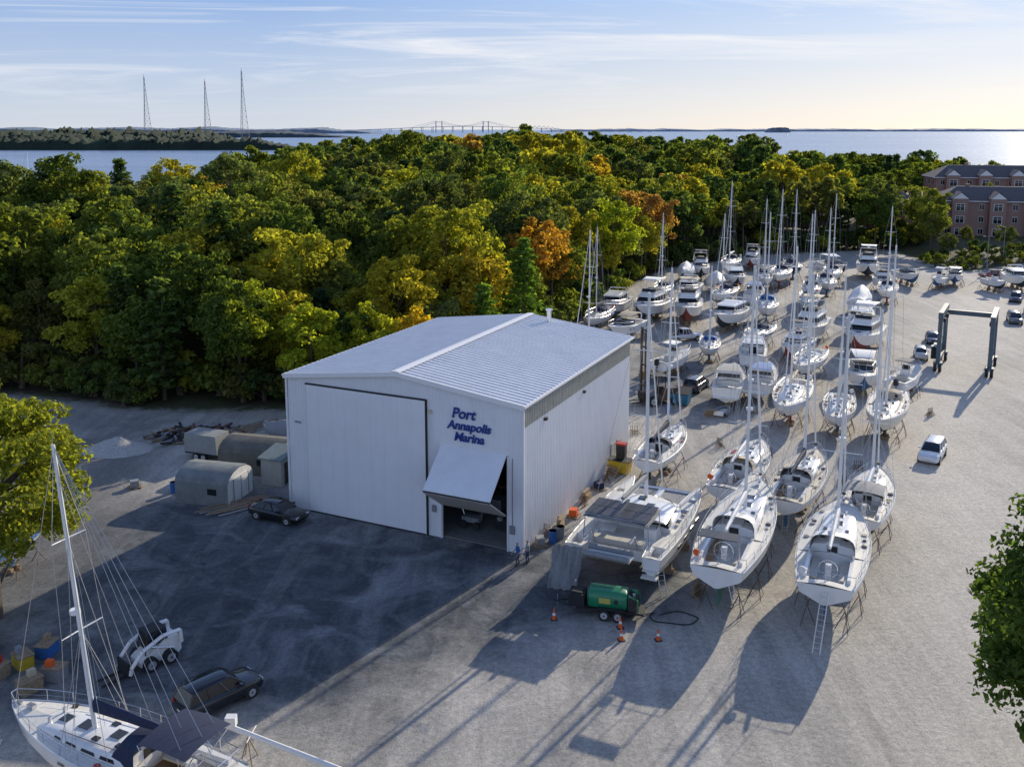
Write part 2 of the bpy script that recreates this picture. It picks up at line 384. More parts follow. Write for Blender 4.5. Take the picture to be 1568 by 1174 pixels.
def rig(mb,L,hb,zsf,tm,Hm,cover,boom=True,furl=white_c,lean=0,wr=1.0):
    xm=(tm-.5)*L; zd=zsf(tm)+.35; top=zd+Hm
    mb.tube((xm,0,zd-.3),(xm-lean,0,top),.12,mastm,r1=.08,n=8)
    for fr,w in((.36,.62),(.68,.5)):
        z=zd+Hm*fr; xx=xm-lean*fr
        for s in(-1,1): mb.tube((xx,0,z),(xx-.12,s*hb(tm)*w,z+.06),.04,mastm,r1=.025,n=5)
    for s in(-1,1):
        y0=hb(tm)*.96; z0=zsf(tm)
        z1=zd+Hm*.36; z2=zd+Hm*.68
        mb.path([(xm-.1,s*y0,z0),(xm-.12-lean*.36,s*hb(tm)*.62,z1),(xm-.12-lean*.68,s*hb(tm)*.5,z2),(xm-lean,0,top-.2)],.013*wr,wirem,n=3)
        mb.tube((xm-.35,s*y0,z0),(xm-lean*.36,0,z1),.011*wr,wirem,n=3); mb.tube((xm+.35,s*y0,z0),(xm-lean*.36,0,z1),.011*wr,wirem,n=3)
        if wr>1:
            mb.tube((xm-.5,s*y0*.9,z0),(xm-lean*.68,0,z2),.01*wr,wirem,n=3); mb.tube((-L*.47,s*hb(.03)*.8,zsf(0)),(xm-lean,0,top-.1),.01*wr,wirem,n=3); mb.tube((xm-.3,s*.25,zd),(xm-lean-.1,0,top-.4),.009*wr,wirem,n=3)
            mb.tube((xm-2.2,s*y0*.8,z0),(xm-lean*.9,0,zd+Hm*.9),.01*wr,wirem,n=3)
    bowp=(L*.485,0,zsf(.985)); mb.tube(bowp,(xm-lean,0,top-.15),.014*wr,wirem,n=3)
    if furl:
        b=Vector(bowp);t=Vector((xm-lean,0,top-.15)); mb.tube(b.lerp(t,.04),b.lerp(t,.5),.075,furl,r1=.06,n=6); mb.tube(b.lerp(t,.5),b.lerp(t,.93),.06,furl,r1=.025,n=6)
        mb.cyl(b.lerp(t,.03),.13,.1,black,n=8)
    mb.tube((-L*.49,0,zsf(0)+.1),(xm-lean,0,top),.013*wr,wirem,n=3)
    if boom:
        zb=zd+.95; xe=max(-L*.36,xm-L*.42)
        mb.tube((xm,0,zb),(xe,0,zb+.15),.08,mastm,n=6)
        if cover:
            rr=[]
            for i in range(9):
                t=i/8; x=xm-.05+(xe-xm)*t; h=.42*(1-t)+.16; wd=.17*(1-t*.4); z0=zb+.15*t-.06
                rr.append([(x,wd*math.cos(a),z0+h*.5+h*.62*math.sin(a)+.02*math.sin(i*3)) for a in [k*math.pi/4 for k in range(8)]])
            mb.loft(rr,cover)
        mb.tube((xe+.1,0,zb+.2),(xm-lean,0,top),.01*wr,wirem,n=3)
        mb.tube((xe+.8,0,zb),(xe+.6,0,zsf(.2)),.02,wirem,n=3)
    mb.tube((xm-lean,0,top),(xm-lean,0,top+.6),.012,wirem,n=3); mb.box((xm-lean-.15,0,top+.12),(.5,.03,.03),black)
    mb.cyl((xm+.22-lean*.4,0,zd+Hm*.42),.24,.18,gel,n=12)

def sailboat(cx,cy,ang,L,B=None,Hm=14,top=gel,bot=af_blue,stripe=navyh,deck=deckm,cover=navy,dod=navy,bim=None,arch=False,mast=True,furl=white_c,nst=3,tarp=None,name='sailboat',lean=0,wr=1.0):
    B=B or L*.3; mb=MB(); s=L/12
    if cy>98: ang+=random.uniform(-11,11); cx+=random.uniform(-.7,.7); cy+=random.uniform(-1.2,1.2); Hm*=random.uniform(.86,1.06)
    zb=1.45*s**.5; wl=zb+.5*s; zs=wl+1.12*s**.7
    hb,zsf,zk,yf=hull(mb,L,B,zb,wl,zs,.32*s,bot,top,stripe,deck,True,(.04,.33,.55),.72,.5*s,teak if random.random()<.5 else deck)
    kr=[]
    for z,xa,xb in((zb+.12,-.5*s,1.5*s),(.95,-.35*s,1.25*s),(.34,-.25*s,1.0*s)):
        kr.append([(xa,0,z),((xa+xb)/2,-.16,z),(xb-.25,-.13,z),(xb,0,z),(xb-.25,.13,z),((xa+xb)/2,.16,z)])
    mb.loft(kr,bot)
    mb.hexa([(-L*.44,-.05,.9),(-L*.38,-.05,.9),(-L*.38,.05,.9),(-L*.44,.05,.9)],[(-L*.46,-.06,wl+.2),(-L*.38,-.06,wl+.1),(-L*.38,.06,wl+.1),(-L*.46,.06,wl+.2)],bot)
    for xx in(-.1*s,.8*s):
        mb.box((xx,0,.09),(.3,.9,.17),wood); mb.box((xx,0,.26),(.28,.7,.15),wood)
    stands(mb,L,hb,zk,zsf,yf,wl-.1,ts=(.12,.3,.5,.72) if nst>3 else (.15,.42,.7))
    if tarp:
        rr=[]
        for i in range(13):
            t=.02+.95*i/12; x=(t-.5)*L; y=hb(t)*1.03+.03; z=zsf(t)-.35; h=1.6*(1-abs(t-.45)*.5)*s
            rr.append([(x,-y,z),(x,-y*.98,z+.45),(x,-y*.5,z+.3+h*.62),(x,0,z+.35+h),(x,y*.5,z+.3+h*.62),(x,y*.98,z+.45),(x,y,z)])
        mb.loft(rr,tarp,closed=False)
    else:
        def tk(t):
            w=min(.62*hb(t),.62*hb(.45)); h=(.5-.32*((t-.34)/.44))*s; return w,h,zsf(t)+.03
        rr=[];ts=[.335+.45*i/9 for i in range(10)]
        for t in ts:
            w,h,z=tk(t); x=(t-.5)*L
            if t==ts[-1]: x+=.15;h*=.35
            q=[(w,z-.05),(w*.96,z+h*.6),(w*.84,z+h*.93),(w*.45,z+h*1.08)]
            rr.append([(x,-y,zz) for y,zz in q]+[(x,0,z+h*1.13)]+[(x,y,zz) for y,zz in q[::-1]])
        mb.loft(rr,top,closed=False,cap0=True,cap1=True)
        for sd_ in(-1,1):
            for a,b_ in((.40,.47),(.49,.56),(.58,.64),(.66,.70)):
                q=[]
                for t,k in((a,.2),(b_,.2),(b_-.006,.56),(a+.006,.56)):
                    w,h,z=tk(t); q.append(((t-.5)*L,sd_*(w*(1-.04*(k+.08)/.68)+.012),z+h*k))
                mb.add(q,[(0,1,2,3)],glass)
        for t,d in((.47,.5),(.62,.55),(.72,.45)):
            w,h,z=tk(t); mb.box(((t-.5)*L,0,z+h*1.13+.03),(d*s,d*s,.05),glass); mb.box(((t-.5)*L,0,z+h*1.13+.012),(d*s+.1,d*s+.1,.04),alu)
        for t in(.42,.53):
            for sd_ in(-1,1):
                w,h,z=tk(t); mb.box(((t-.5)*L,sd_*w*.5,z+h*1.08+.02),(.35,.25,.06),glass); 
        w,h,z=tk(.36); mb.box(((.375-.5)*L,0,z+h*1.12+.05),(.9*s,.75*s,.08),top)
        for sd_ in(-1,1): mb.tube(((.37-.5)*L,sd_*w*.8,z+h+.08),((.68-.5)*L,sd_*w*.7,z+h*.75+.08),.025,teak,n=4)
        mb.box(((.335-.5)*L-.03,0,z+.1),(.05,.6,.75*s),dark)
        for k in range(7):
            t=random.uniform(.3,.8); sd_=random.choice((-1,1)); mb.cyl(((t-.5)*L,sd_*hb(t)*.8,zsf(t)+.08),random.uniform(.1,.2),.08,random.choice((navy,tan_c,grey_c,redp,dark)),n=8)
        mb.box((.40*L,0,zsf(.9)+.15),(.4,.25,.22),steel)
        for sd_ in(-1,1): mb.cyl(((.77-.5)*L,sd_*.4,zsf(.77)+.25),.08,.3,steel,n=8)
        xa=(.06-.5)*L; xb=(.32-.5)*L; yc=.55*hb(.2)
        for sd_ in(-1,1):
            mb.box(((xa+xb)/2,sd_*(yc+.12),zsf(.2)+.14),(xb-xa,.2,.26),top)
            mb.box(((xa+xb)/2+.3,sd_*(yc-.28),zsf(.2)-.2*s),((xb-xa)*.75,.5,.12),seat if random.random()<.6 else teak)
            mb.cyl((xb-.6,sd_*(yc+.12),zsf(.2)+.36),.1,.18,steel,n=10)
        wx=(.13-.5)*L; wr_=.48*s
        mb.path([(wx,wr_*math.cos(k*.524),zsf(.1)+.3+wr_*math.sin(k*.524)) for k in range(12)],.025,steel,closed=True,n=5)
        for k in range(3): mb.tube((wx,wr_*math.cos(k*1.047),zsf(.1)+.3+wr_*math.sin(k*1.047)),(wx,-wr_*math.cos(k*1.047),zsf(.1)+.3-wr_*math.sin(k*1.047)),.014,steel,n=4)
        mb.box((wx+.25,0,zsf(.1)+.05),(.3,.35,.9),gel)
        if dod:
            w=.62*hb(.36); z=zsf(.36)+.1; x0=(.36-.5)*L; rr=[]
            for dx,h,k in((.75*s,.42*s,.95),(.3*s,1.0*s,.97),(-.55*s,1.12*s,1.0)):
                rr.append([(x0+dx,-w*k,z)]+[(x0+dx,-w*k*math.cos(a)**.6 if a<math.pi/2 else w*k*abs(math.cos(a))**.6,z+h*math.sin(a)**.5) for a in [math.pi*j/10 for j in range(1,10)]]+[(x0+dx,w*k,z)])
            mb.loft(rr,dod,False,False,closed=False)
            a_=[(rr[0][j][0]*.7+rr[1][j][0]*.3+.02,rr[0][j][1]*.7+rr[1][j][1]*.3,rr[0][j][2]*.7+rr[1][j][2]*.3+.015) for j in (3,4,6,7)]
            b_=[(rr[0][j][0]*.25+rr[1][j][0]*.75+.02,rr[0][j][1]*.25+rr[1][j][1]*.75,rr[0][j][2]*.25+rr[1][j][2]*.75+.015) for j in (3,4,6,7)]
            mb.add([a_[0],a_[1],b_[1],b_[0]],[(0,1,2,3)],glass); mb.add([a_[2],a_[3],b_[3],b_[2]],[(0,1,2,3)],glass)
        if bim:
            w=.8*hb(.2); z=zsf(.2)+1.75; x0=(.07-.5)*L;x1=(.27-.5)*L; rr=[]
            for x,dz in((x0,-.08),((x0+x1)/2,.04),(x1,-.06)): rr.append([(x,w*k,z+dz+.14*(1-k*k)) for k in(-1,-.6,0,.6,1)])
            mb.loft(rr,bim,False,False,closed=False)
            for x in(x0,x1):
                for sd_ in(-1,1): mb.tube((x,sd_*w,z-.08),((x0+x1)/2,sd_*hb(.18)*.93,zsf(.18)),.018,steel,n=4)
        if arch:
            w=.7*hb(.03); x=-L*.47; z=zsf(0)
            mb.path([(x,-w,z),(x-.3,-w,z+1.9),(x-.3,w,z+1.9),(x,w,z)],.03,steel); mb.path([(x+.6,-w,z),(x+.3,-w,z+1.9),(x+.3,w,z+1.9),(x+.6,w,z)],.03,steel)
            mb.box((x,0,z+1.97),(1.1,w*2,.05),solar)
    rails(mb,L,hb,zsf)
    mb.box((L*.47,0,zsf(.97)+.1),(.5,.14,.1),steel)
    for sd_ in(-1,1):
        for t in(.35,.42,.6):
            zc=zsf(t)-.32*s; q=[]
            for tt,dz in((t-.018,-.05),(t+.018,-.05),(t+.018,.07),(t-.018,.07)):
                a,b=zk(tt),zsf(tt); q.append(((tt-.5)*L,sd_*(hb(tt)*yf((zc+dz-a)/(b-a),tt)+.015),zc+dz))
            mb.add(q,[(0,1,2,3)],glass)
    mb.cyl((-L*.46,hb(.04)*.8,zsf(0)+.55),.22,.12,orange if random.random()<.3 else white_c,axis='X',n=10)
    if mast: rig(mb,L,hb,zsf,.58,Hm,cover,furl=furl,lean=lean,wr=wr)
    o=mb.obj(name,(cx,cy,0),R(ang)); return o

def motor(cx,cy,ang,L,B=None,kind='fly',top=gel,bot=af_blue,stripe=None,canvas=navy,name='motor_yacht',out=0):
    B=B or L*.33; mb=MB(); s=L/11; stripe=stripe or top
    if cy>98: ang+=random.uniform(-11,11); cx+=random.uniform(-.6,.6); cy+=random.uniform(-1.2,1.2)
    zb=.75; zs=zb+1.75*s**.6
    hb,zsf,zk,yf=hull(mb,L,B,zb,zb+.6,zs,.75*s,bot,top,stripe,deckm,False,(.05,.30,.78),.92,.75*s,deckm)
    for xx in(-L*.3,0,L*.22): mb.box((xx,0,.2),(.35,.6,.38),wood); mb.box((xx,0,.55),(.3,.4,.36),wood)
    stands(mb,L,hb,zk,zsf,yf,1.25,ts=(.12,.4,.66))
    mb.box((-L*.5-.3*s,0,zb+.65),(.75*s,B*.8,.1),top)
    if kind=='wrap':
        rr=[]
        for i in range(15):
            t=.0+.98*i/14; x=(t-.5)*L; y=hb(t)*1.02+.04; z=zsf(t)-.5; h=(.8+1.3*math.sin(math.pi*min(1,max(0,(t-.05)/.85)))**1.2)*s
            rr.append([(x,-y,z),(x,-y,z+.5),(x,-y*.62,z+.4+h*.66),(x,-.05,z+.4+h+.06*math.sin(i*2.2)),(x,.05,z+.4+h),(x,y*.62,z+.4+h*.66),(x,y,z+.5),(x,y,z)])
        mb.loft(rr,canvas,closed=False)
    else:
        X=lambda t:(t-.5)*L
        z0=zsf(.4)-.05
        if kind in('fly','sedan','trawler'):
            x0,x1=X(.28),X(.66 if kind!='trawler' else .7); w0,w1=hb(.3)*.82,hb(.6)*.70
            mb.frus(x0,x1+.35,w0,w1,z0-.1,z0+.55*s,top,rf=.2,ti=.03)
            mb.frus(x0,x1+.15,w0-.04,w1-.04,z0+.55*s,z0+1.15*s,glass,rf=.75*s,ti=.08)
            for k in range(5):
                f=k/4; xx=x0+(x1+.1-x0-.6*s)*f; ww=w0+(w1-w0)*f
                for sd_ in(-1,1): mb.hexa([(xx,sd_*(ww+.0),z0+.55*s),(xx+.12,sd_*(ww+.0),z0+.55*s),(xx+.12,sd_*(ww-.07),z0+.55*s),(xx,sd_*(ww-.07),z0+.55*s)],[(xx-.0,sd_*(ww-.09),z0+1.16*s),(xx+.12,sd_*(ww-.09),z0+1.16*s),(xx+.12,sd_*(ww-.15),z0+1.16*s),(xx,sd_*(ww-.15),z0+1.16*s)],top)
            xr=x1-.5*s
            mb.frus(x0-.9*s,xr+.25,w0+.04,w1+.02,z0+1.15*s,z0+1.3*s,top,rf=.1)
            mb.frus(x1+.2,X(.84),w1*.85,w1*.35,zsf(.7)-.1,zsf(.8)+.2*s,top,rf=.35,ti=.12)
            mb.box((X(.76),0,zsf(.8)+.2*s+.02),(.5,.5,.05),glass)
            zf=z0+1.3*s
            if kind!='sedan':
                mb.frus(x0+.2*s,xr-.2,w0*.86,w1*.8,zf,zf+.5*s,top,rf=.4*s,ti=.05)
                mb.frus(x0+.35*s,xr-.5,w0*.86-.15,w1*.8-.15,zf+.505*s,zf+.51*s,dark,rf=.05)
                mb.frus(xr-.95*s,xr-.45*s,w1*.78,w1*.72,zf+.5*s,zf+.85*s,glass,rf=.25,rb=.28,ti=.04)
                mb.box((x0+1.3*s,0,zf+.6*s),(.5,1.2*s,.5*s),seat); mb.box((xr-1.3*s,.3,zf+.6*s),(.35,.9,.35),gel)
                zt=zf+2.0*s
                mb.frus(x0+.1*s,xr-.9*s,w0*.86,w1*.85,zt,zt+.07,canvas,rf=.1,rb=.1,ti=.08)
                for xx in(x0+.2*s,xr-1.1*s):
                    for sd_ in(-1,1): mb.tube((xx,sd_*w0*.8,zf+.3),(xx,sd_*w0*.78,zt),.022,steel,n=4)
                mb.path([(x0-.2,-w0*.9,zf),(x0-.6*s,-w0*.8,zf+1.3*s),(x0-.6*s,w0*.8,zf+1.3*s),(x0-.2,w0*.9,zf)],.08,top)
                mb.cyl((x0-.6*s,0,zf+1.45*s),.28,.2,gel,n=12)
            else:
                mb.frus(x0,x1-.9*s,w0*.7,w1*.6,zf,zf+.06,top,rf=.3)
                mb.path([(x0+.2,-w0*.9,zf),(x0-.2,-w0*.75,zf+.6),(x0-.2,w0*.75,zf+.6),(x0+.2,w0*.9,zf)],.07,top)
            for sd_ in(-1,1): mb.tube((x0-.75*s,sd_*w0*.93,z0),(x0-.75*s,sd_*w0*.93,z0+1.15*s),.025,steel,n=4)
            for sd_ in(-1,1): mb.tube((x0+.5,sd_*w0*.9,zf),(x0-.8,sd_*w0*1.1,zf+3.2),.012,mastm,n=3)
            mb.box((x0-.02,0,z0+.3*s),(.05,.9,1.5*s),glass)
        elif kind=='express':
            x0,x1=X(.38),X(.66); w0,w1=hb(.4)*.8,hb(.6)*.62
            mb.frus(x0-.2,X(.9),w0*.95,hb(.9)*.3,z0-.05,z0+.42*s,top,rf=1.3*s,ti=.15)
            mb.frus(x0,x1,w0,w1,z0+.35*s,z0+.95*s,glass,rf=.9*s,rb=.1,ti=.12)
            mb.path([(x0,-w0,z0+.4*s),(x0+.1,-w0+.12,z0+.97*s),(x1-.9*s,-w1+.12,z0+.97*s),(x1-.9*s,w1-.12,z0+.97*s),(x0+.1,w0-.12,z0+.97*s),(x0,w0,z0+.4*s)],.03,top)
            mb.path([(X(.22),-hb(.2)*.95,z0),(X(.17),-hb(.2)*.8,z0+1.6*s),(X(.17),hb(.2)*.8,z0+1.6*s),(X(.22),hb(.2)*.95,z0)],.1,top)
            mb.frus(X(.17),x1-1.1*s,hb(.2)*.82,w1*.9,z0+1.7*s,z0+1.76*s,canvas,rf=.1,ti=.05)
            for sd_ in(-1,1): mb.tube((x1-1.2*s,sd_*w1*.9,z0+.95*s),(x1-1.2*s,sd_*w1*.88,z0+1.7*s),.02,steel,n=4)
            mb.box((X(.76),0,z0+.42*s+.02),(.55,.55,.05),glass)
            for tt in(.5,.6):
                for sd_ in(-1,1): mb.box((X(tt),sd_*(hb(tt)*.99),zsf(tt)-.45),(.5,.03,.12),glass)
        elif kind=='center':
            mb.box((X(.45),0,zsf(.4)+.25),(.9,.9,1.2),top); mb.frus(X(.45),X(.45)+.5,.4,.4,zsf(.4)+.85,zsf(.4)+1.3,glass,rf=.3,ti=.05)
            for a in(-.5,.6):
                for sd_ in(-1,1): mb.tube((X(.42)+a,sd_*.55,zsf(.4)-.4),(X(.42)+a,sd_*.6,zsf(.4)+1.9),.025,steel,n=4)
            mb.frus(X(.42)-1,X(.42)+1.1,.85,.8,zsf(.4)+1.9,zsf(.4)+1.97,canvas,rf=.1,ti=.05)
            mb.box((X(.3),0,zsf(.4)),(.5,.9,.7),seat)
        mb.box((X(.09),0,zsf(.1)-.35),(.5,B*.6,.5),seat)
        rails(mb,L,hb,zsf,t0=.5,n=6,two=False)
    for k in range(out):
        y=(k-(out-1)/2)*.7; xx=-L*.5-.35
        mb.loft([[(xx+dx*1.1,y+dy,z) for dx,dy in((-.3,-.18),(.2,-.2),(.3,0),(.2,.2),(-.3,.18))] for z in(zs-.2,zs+.25,zs+.5)],black if k%2==0 else gel); mb.box((xx,y,zb+.6),(.25,.15,1.3),grey_c); mb.cyl((xx-.05,y,zb+.1),.2,.05,black,axis='X',n=8)
    return mb.obj(name,(cx,cy,0),R(ang))

# front rows of sailboats
sailboat(15.6,60.6,65.5,15.4,4.5,Hm=17,cover=white_c,dod=white_c,bim=None,deck=deckm,bot=af_green,nst=4,arch=True)
sailboat(21.2,58.2,66.5,14.0,4.5,Hm=14.5,cover=white_c,dod=white_c,bim=None,bot=af_blue,nst=4)
sailboat(18.9,73.3,62.5,12.3,3.9,Hm=15,cover=white_c,dod=tan_c,bot=af_blue,top=gel)
sailboat(22.8,70.8,62,12.3,3.8,Hm=15.5,cover=navy,dod=grey_c,bim=None,bot=af_blue,deck=decktan)
sailboat(27.0,67.5,63,11.0,3.6,Hm=13.5,cover=white_c,dod=grey_c,bim=grey_c,bot=af_black)
sailboat(13.4,79.2,64,10.5,3.3,Hm=15,cover=navy,dod=navy,bot=af_black,deck=deckm)
sailboat(28.8,93.8,246,12,3.8,Hm=15,cover=tan_c,dod=None,bot=af_red)
sailboat(32.6,90.6,248,9.6,3.2,Hm=13,cover=navy,dod=None,bot=af_blue)
sailboat(36.8,89.2,243,12.5,3.9,Hm=15.6,cover=tan_c,dod=tan_c,bot=af_black,top=gel2)
motor(24.2,102.8,66,9.5,3.4,'express',canvas=grey_c,bot=af_black,name='motorboat')
motor(29.2,104.6,66,9.0,3.2,'express',canvas=bluec,bot=af_blue,name='motorboat')
sailboat(35.2,109.5,246,10.5,3.4,Hm=13,cover=bluec,bot=af_blue,dod=None)
motor(40.3,105.6,246,11,3.7,'express',canvas=white_c,bot=af_blue)
motor(45.3,104.0,60,8,2.8,'center',canvas=navy,bot=af_black,name='motorboat',out=2)
motor(47.8,124.5,246,13,4.4,'fly',canvas=white_c,bot=af_red)
motor(42.6,130,246,13,4.2,'fly',canvas=tan_c,bot=af_black)
sailboat(39.8,144,250,11.5,3.6,Hm=15,cover=bluec,bot=af_blue,dod=bluec)
sailboat(26.0,118.5,246,8.2,2.8,Hm=11,cover=bluec,bot=af_blue,dod=bluec)
motor(31.3,117.0,70,10,3.5,'sedan',canvas=bluec,bot=af_blue,name='motorboat')
motor(32.8,139,250,12,4.2,'sedan',canvas=navy,top=gel,bot=af_black)
motor(27.4,145,246,13.5,4.5,'fly',canvas=tan_c,bot=af_red)
motor(21.4,146,242,13,4.4,'fly',canvas=white_c,bot=af_black)
motor(15.9,147.5,240,12,4.1,'sedan',canvas=navy,bot=af_blue,stripe=navyh)
motor(15.8,131,238,9.5,3.3,'express',canvas=tan_c,bot=af_blue,name='motorboat')
motor(34.1,184,250,10,3.6,'wrap',canvas=white_c,bot=af_blue)
motor(38.6,187,250,11,3.8,'fly',canvas=navy,bot=af_black)
motor(42.0,175.5,255,12,4.2,'sedan',canvas=grey_c,bot=af_black)
sailboat(46.6,174,250,11,3.6,Hm=15,cover=white_c,bot=af_blue)
motor(51.2,202,260,10,3.6,'trawler',canvas=navy,top=gel,bot=af_red)
sailboat(51.0,178,250,12,3.9,Hm=16.5,cover=navy,bot=af_red)
motor(66.2,191.5,262,11.5,4.0,'express',canvas=white_c,bot=af_black)
motor(72.5,190,255,13,4.6,'fly',canvas=white_c,bot=af_black)
motor(77.4,181,265,9,3.3,'express',canvas=navy,bot=af_blue,name='motorboat')
motor(81.5,175,230,7,2.5,'center',canvas=white_c,bot=af_blue,name='motorboat',out=1)
motor(85.8,179,250,8,3,'express',canvas=white_c,bot=af_blue,name='motorboat')
motor(90.0,173,280,7,2.5,'center',canvas=navy,bot=af_black,name='motorboat',out=1)
motor(95.5,176.5,262,11,3.9,'sedan',canvas=white_c,bot=af_black)
sailboat(57.6,169,250,11,3.6,Hm=14,cover=bluec,bot=af_blue)
sailboat(52.6,161,250,10,3.4,Hm=13,cover=tan_c,bot=af_black)
motor(58.4,153.5,68,10.5,3.5,'wrap',canvas=white_c,bot=af_blue)
sailboat(64.4,161,250,11,3.6,Hm=13.5,cover=navy,bot=af_red)
sailboat(62.4,180,250,11,3.6,Hm=14,cover=navy,bot=af_blue)
sailboat(56.8,189,250,11,3.6,Hm=14.5,cover=white_c,bot=af_blue,top=navyh)
sailboat(45.5,192,250,12,3.6,Hm=17,cover=white_c,bot=af_blue)
sailboat(36.0,158,250,10.5,3.4,Hm=13,cover=navy,bot=af_blue)
sailboat(47.6,150,250,10.5,3.4,Hm=13.5,cover=grey_c,bot=af_red,top=ltblue)
motor(52.5,139,66,10.5,3.6,'sedan',canvas=white_c,bot=af_blue)
sailboat(10.2,118,236,10,3.3,Hm=14.5,cover=greenc,bot=af_black,dod=greenc)
sailboat(12.4,137,240,9.5,3.2,Hm=13,cover=navy,bot=af_black)
# extra hulls filling the yard
motor(37.4,119.5,246,9.5,3.3,'fly',canvas=navy,bot=af_red,name='motorboat')
motor(30.5,163,250,11,3.8,'sedan',canvas=tan_c,bot=af_blue)
sailboat(25.8,160.5,246,9.5,3.2,Hm=13,cover=white_c,bot=af_blue)
motor(41.8,161,70,9.5,3.4,'express',canvas=bluec,bot=af_black,name='motorboat')
motor(68.6,172,255,9.5,3.4,'fly',canvas=navy,bot=af_blue,name='motorboat')
sailboat(33.2,126.5,246,9.5,3.1,Hm=13,cover=navy,bot=af_red)
motor(20.6,112.5,60,7.5,2.7,'center',canvas=white_c,bot=af_blue,name='motorboat',out=1)
motor(37.4,171,252,9.5,3.4,'wrap',canvas=white_c,bot=af_red)
# lower-left boats
sailboat(-17.6,37.8,155.5,12.8,3.7,Hm=13.0,cover=navy,dod=navy,bim=navy,bot=af_blue,lean=-1.3,wr=1.25,furl=None)
motor(-25.2,34.6,60,9,3.3,'express',canvas=tan_c,top=gel2,bot=af_blue,name='motorboat')
sailboat(-34.5,60.5,80,8.5,3,mast=False,tarp=bluec,bot=af_blue)

# ---------------------------------------------------------------- catamaran
def catamaran(cx,cy,ang):
    mb=MB(); L=13.2; zb=.75; hs=2.65
    for s in(-1,1):
        sub=MB(); hb,zsf,zk,yf=hull(sub,L,1.75,zb,zb+.55,zb+1.95,.25,af_blue,gel,grey_c,deckm,True,(.02,.14,.6),.7,.7,deckm)
        sub.v=[(x,y+s*hs,z) for x,y,z in sub.v]
        o=len(mb.v); mb.v+=sub.v
        for f,m in zip(sub.f,sub.m): mb.f.append(tuple(i+o for i in f)); mb.m.append(mb.mi(sub.mats[m]))
        for k in range(3): mb.box((-L*.5+.1-k*.3+.3,s*hs,zb+1.55-.35*k),(.5,1.05,.12),deckm)
        for t in(.3,.42,.54,.66): mb.box(((t-.5)*L,s*(hs+.845),zb+1.4),(.75,.06,.22),glass)
        for xx in(-2.5,1.5): mb.box((xx,s*hs,.18),(.4,.9,.34),wood); mb.box((xx,s*hs,.5),(.35,.6,.32),wood)
        ts=[.03+.93*i/9 for i in range(10)]
        P=[((t-.5)*L,s*(hs+hb(t)*.93),zsf(t)) for t in ts]
        for p in P: mb.tube(p,(p[0],p[1],p[2]+.65),.018,steel,n=4)
        mb.path([(p[0],p[1],p[2]+.65) for p in P],.015,steel,n=3); mb.path([(p[0],p[1],p[2]+.33) for p in P],.012,steel,n=3)
    zd=zb+1.95
    mb.hexa([(-5.6,-2.2,zd-.75),(2.4,-2.2,zd-.75),(2.4,2.2,zd-.75),(-5.6,2.2,zd-.75)],[(-5.6,-2.4,zd+.04),(2.8,-2.4,zd+.04),(2.8,2.4,zd+.04),(-5.6,2.4,zd+.04)],gel)
    mb.box((4.1,0,zd-.02),(2.5,4.0,.03),grey_c); mb.tube((5.4,-2.7,zd+.05),(5.4,2.7,zd+.05),.12,alu,n=8); mb.box((4.1,0,zd+.03),(2.6,.45,.1),gel)
    def ring(x,w,z0,z1,k): return [(x,-w,z0),(x,-w*k,z1-.12),(x,-w*.7*k,z1),(x,0,z1+.07),(x,w*.7*k,z1),(x,w*k,z1-.12),(x,w,z0)]
    mb.loft([ring(-2.3,2.75,zd,zd+.45,.99),ring(.8,2.7,zd,zd+.45,.99),ring(2.4,2.0,zd,zd+.4,.95),ring(3.0,1.5,zd,zd+.15,.9)],gel,closed=False)
    mb.loft([ring(-2.25,2.62,zd+.3,zd+1.0,.95),ring(.5,2.5,zd+.3,zd+1.0,.93),ring(1.7,1.9,zd+.3,zd+.9,.85),ring(2.4,1.4,zd+.3,zd+.5,.6)],glass,closed=False)
    mb.loft([ring(-3.0,2.6,zd+.98,zd+1.17,.96),ring(.2,2.45,zd+.96,zd+1.15,.95),ring(1.3,1.7,zd+.85,zd+1.02,.9),ring(1.7,1.1,zd+.78,zd+.88,.7)],gel,closed=False)
    for yy in(-2.3,-1.15,0,1.15,2.3):
        mb.tube((2.38 if abs(yy)<1.5 else 1.2,yy*.62 if abs(yy)>1 else yy,zd+.42),(1.5 if abs(yy)<1.5 else .2,yy*.66 if abs(yy)>1 else yy,zd+1.0),.05,gel,n=4)
    for a in((.2,0),(-.9,.9),(-.9,-.9),(-1.9,.9)): mb.box((a[0],a[1],zd+1.26),(.55,.55,.06),glass)
    for s in(-1,1):
        for x in(3.6,1.2,-.6): mb.box((x,s*2.75,zd+.16 if x>3 else zd+.3),(.5,.5,.06),glass)
    zt=zd+1.95
    mb.loft([ring(-6.0,2.25,zt-.05,zt+.06,.98),ring(-4.5,2.35,zt,zt+.12,.98),ring(-3.0,2.25,zt-.02,zt+.1,.98)],grey_c,closed=False)
    for i in range(2):
        for j in range(4): mb.box((-5.25+i*1.42,-1.62+j*1.08,zt+.2),(1.36,1.02,.04),solar)
    for i in range(3): mb.tube((-5.98+i*1.44,-2.15,zt+.17),(-5.98+i*1.44,2.15,zt+.17),.025,alu,n=4)
    for x in(-5.8,-3.2):
        for s in(-1,1): mb.tube((x,s*2.15,zt),(x,s*2.3,zd),.035,steel,n=5)
    mb.box((-4.2,0,zd-.25),(2.6,4.0,.08),teak); mb.box((-5.3,0,zd+.2),(.6,3.6,.45),seat); mb.box((-3.6,1.2,zd+.35),(1.2,1.0,.08),gel); mb.box((-3.2,-1.7,zd+.3),(1,.8,.8),gel)
    mb.path([(-3.3,-1.7+.4*math.cos(k*.628),zd+.9+.4*math.sin(k*.628)) for k in range(10)],.025,black,closed=True)
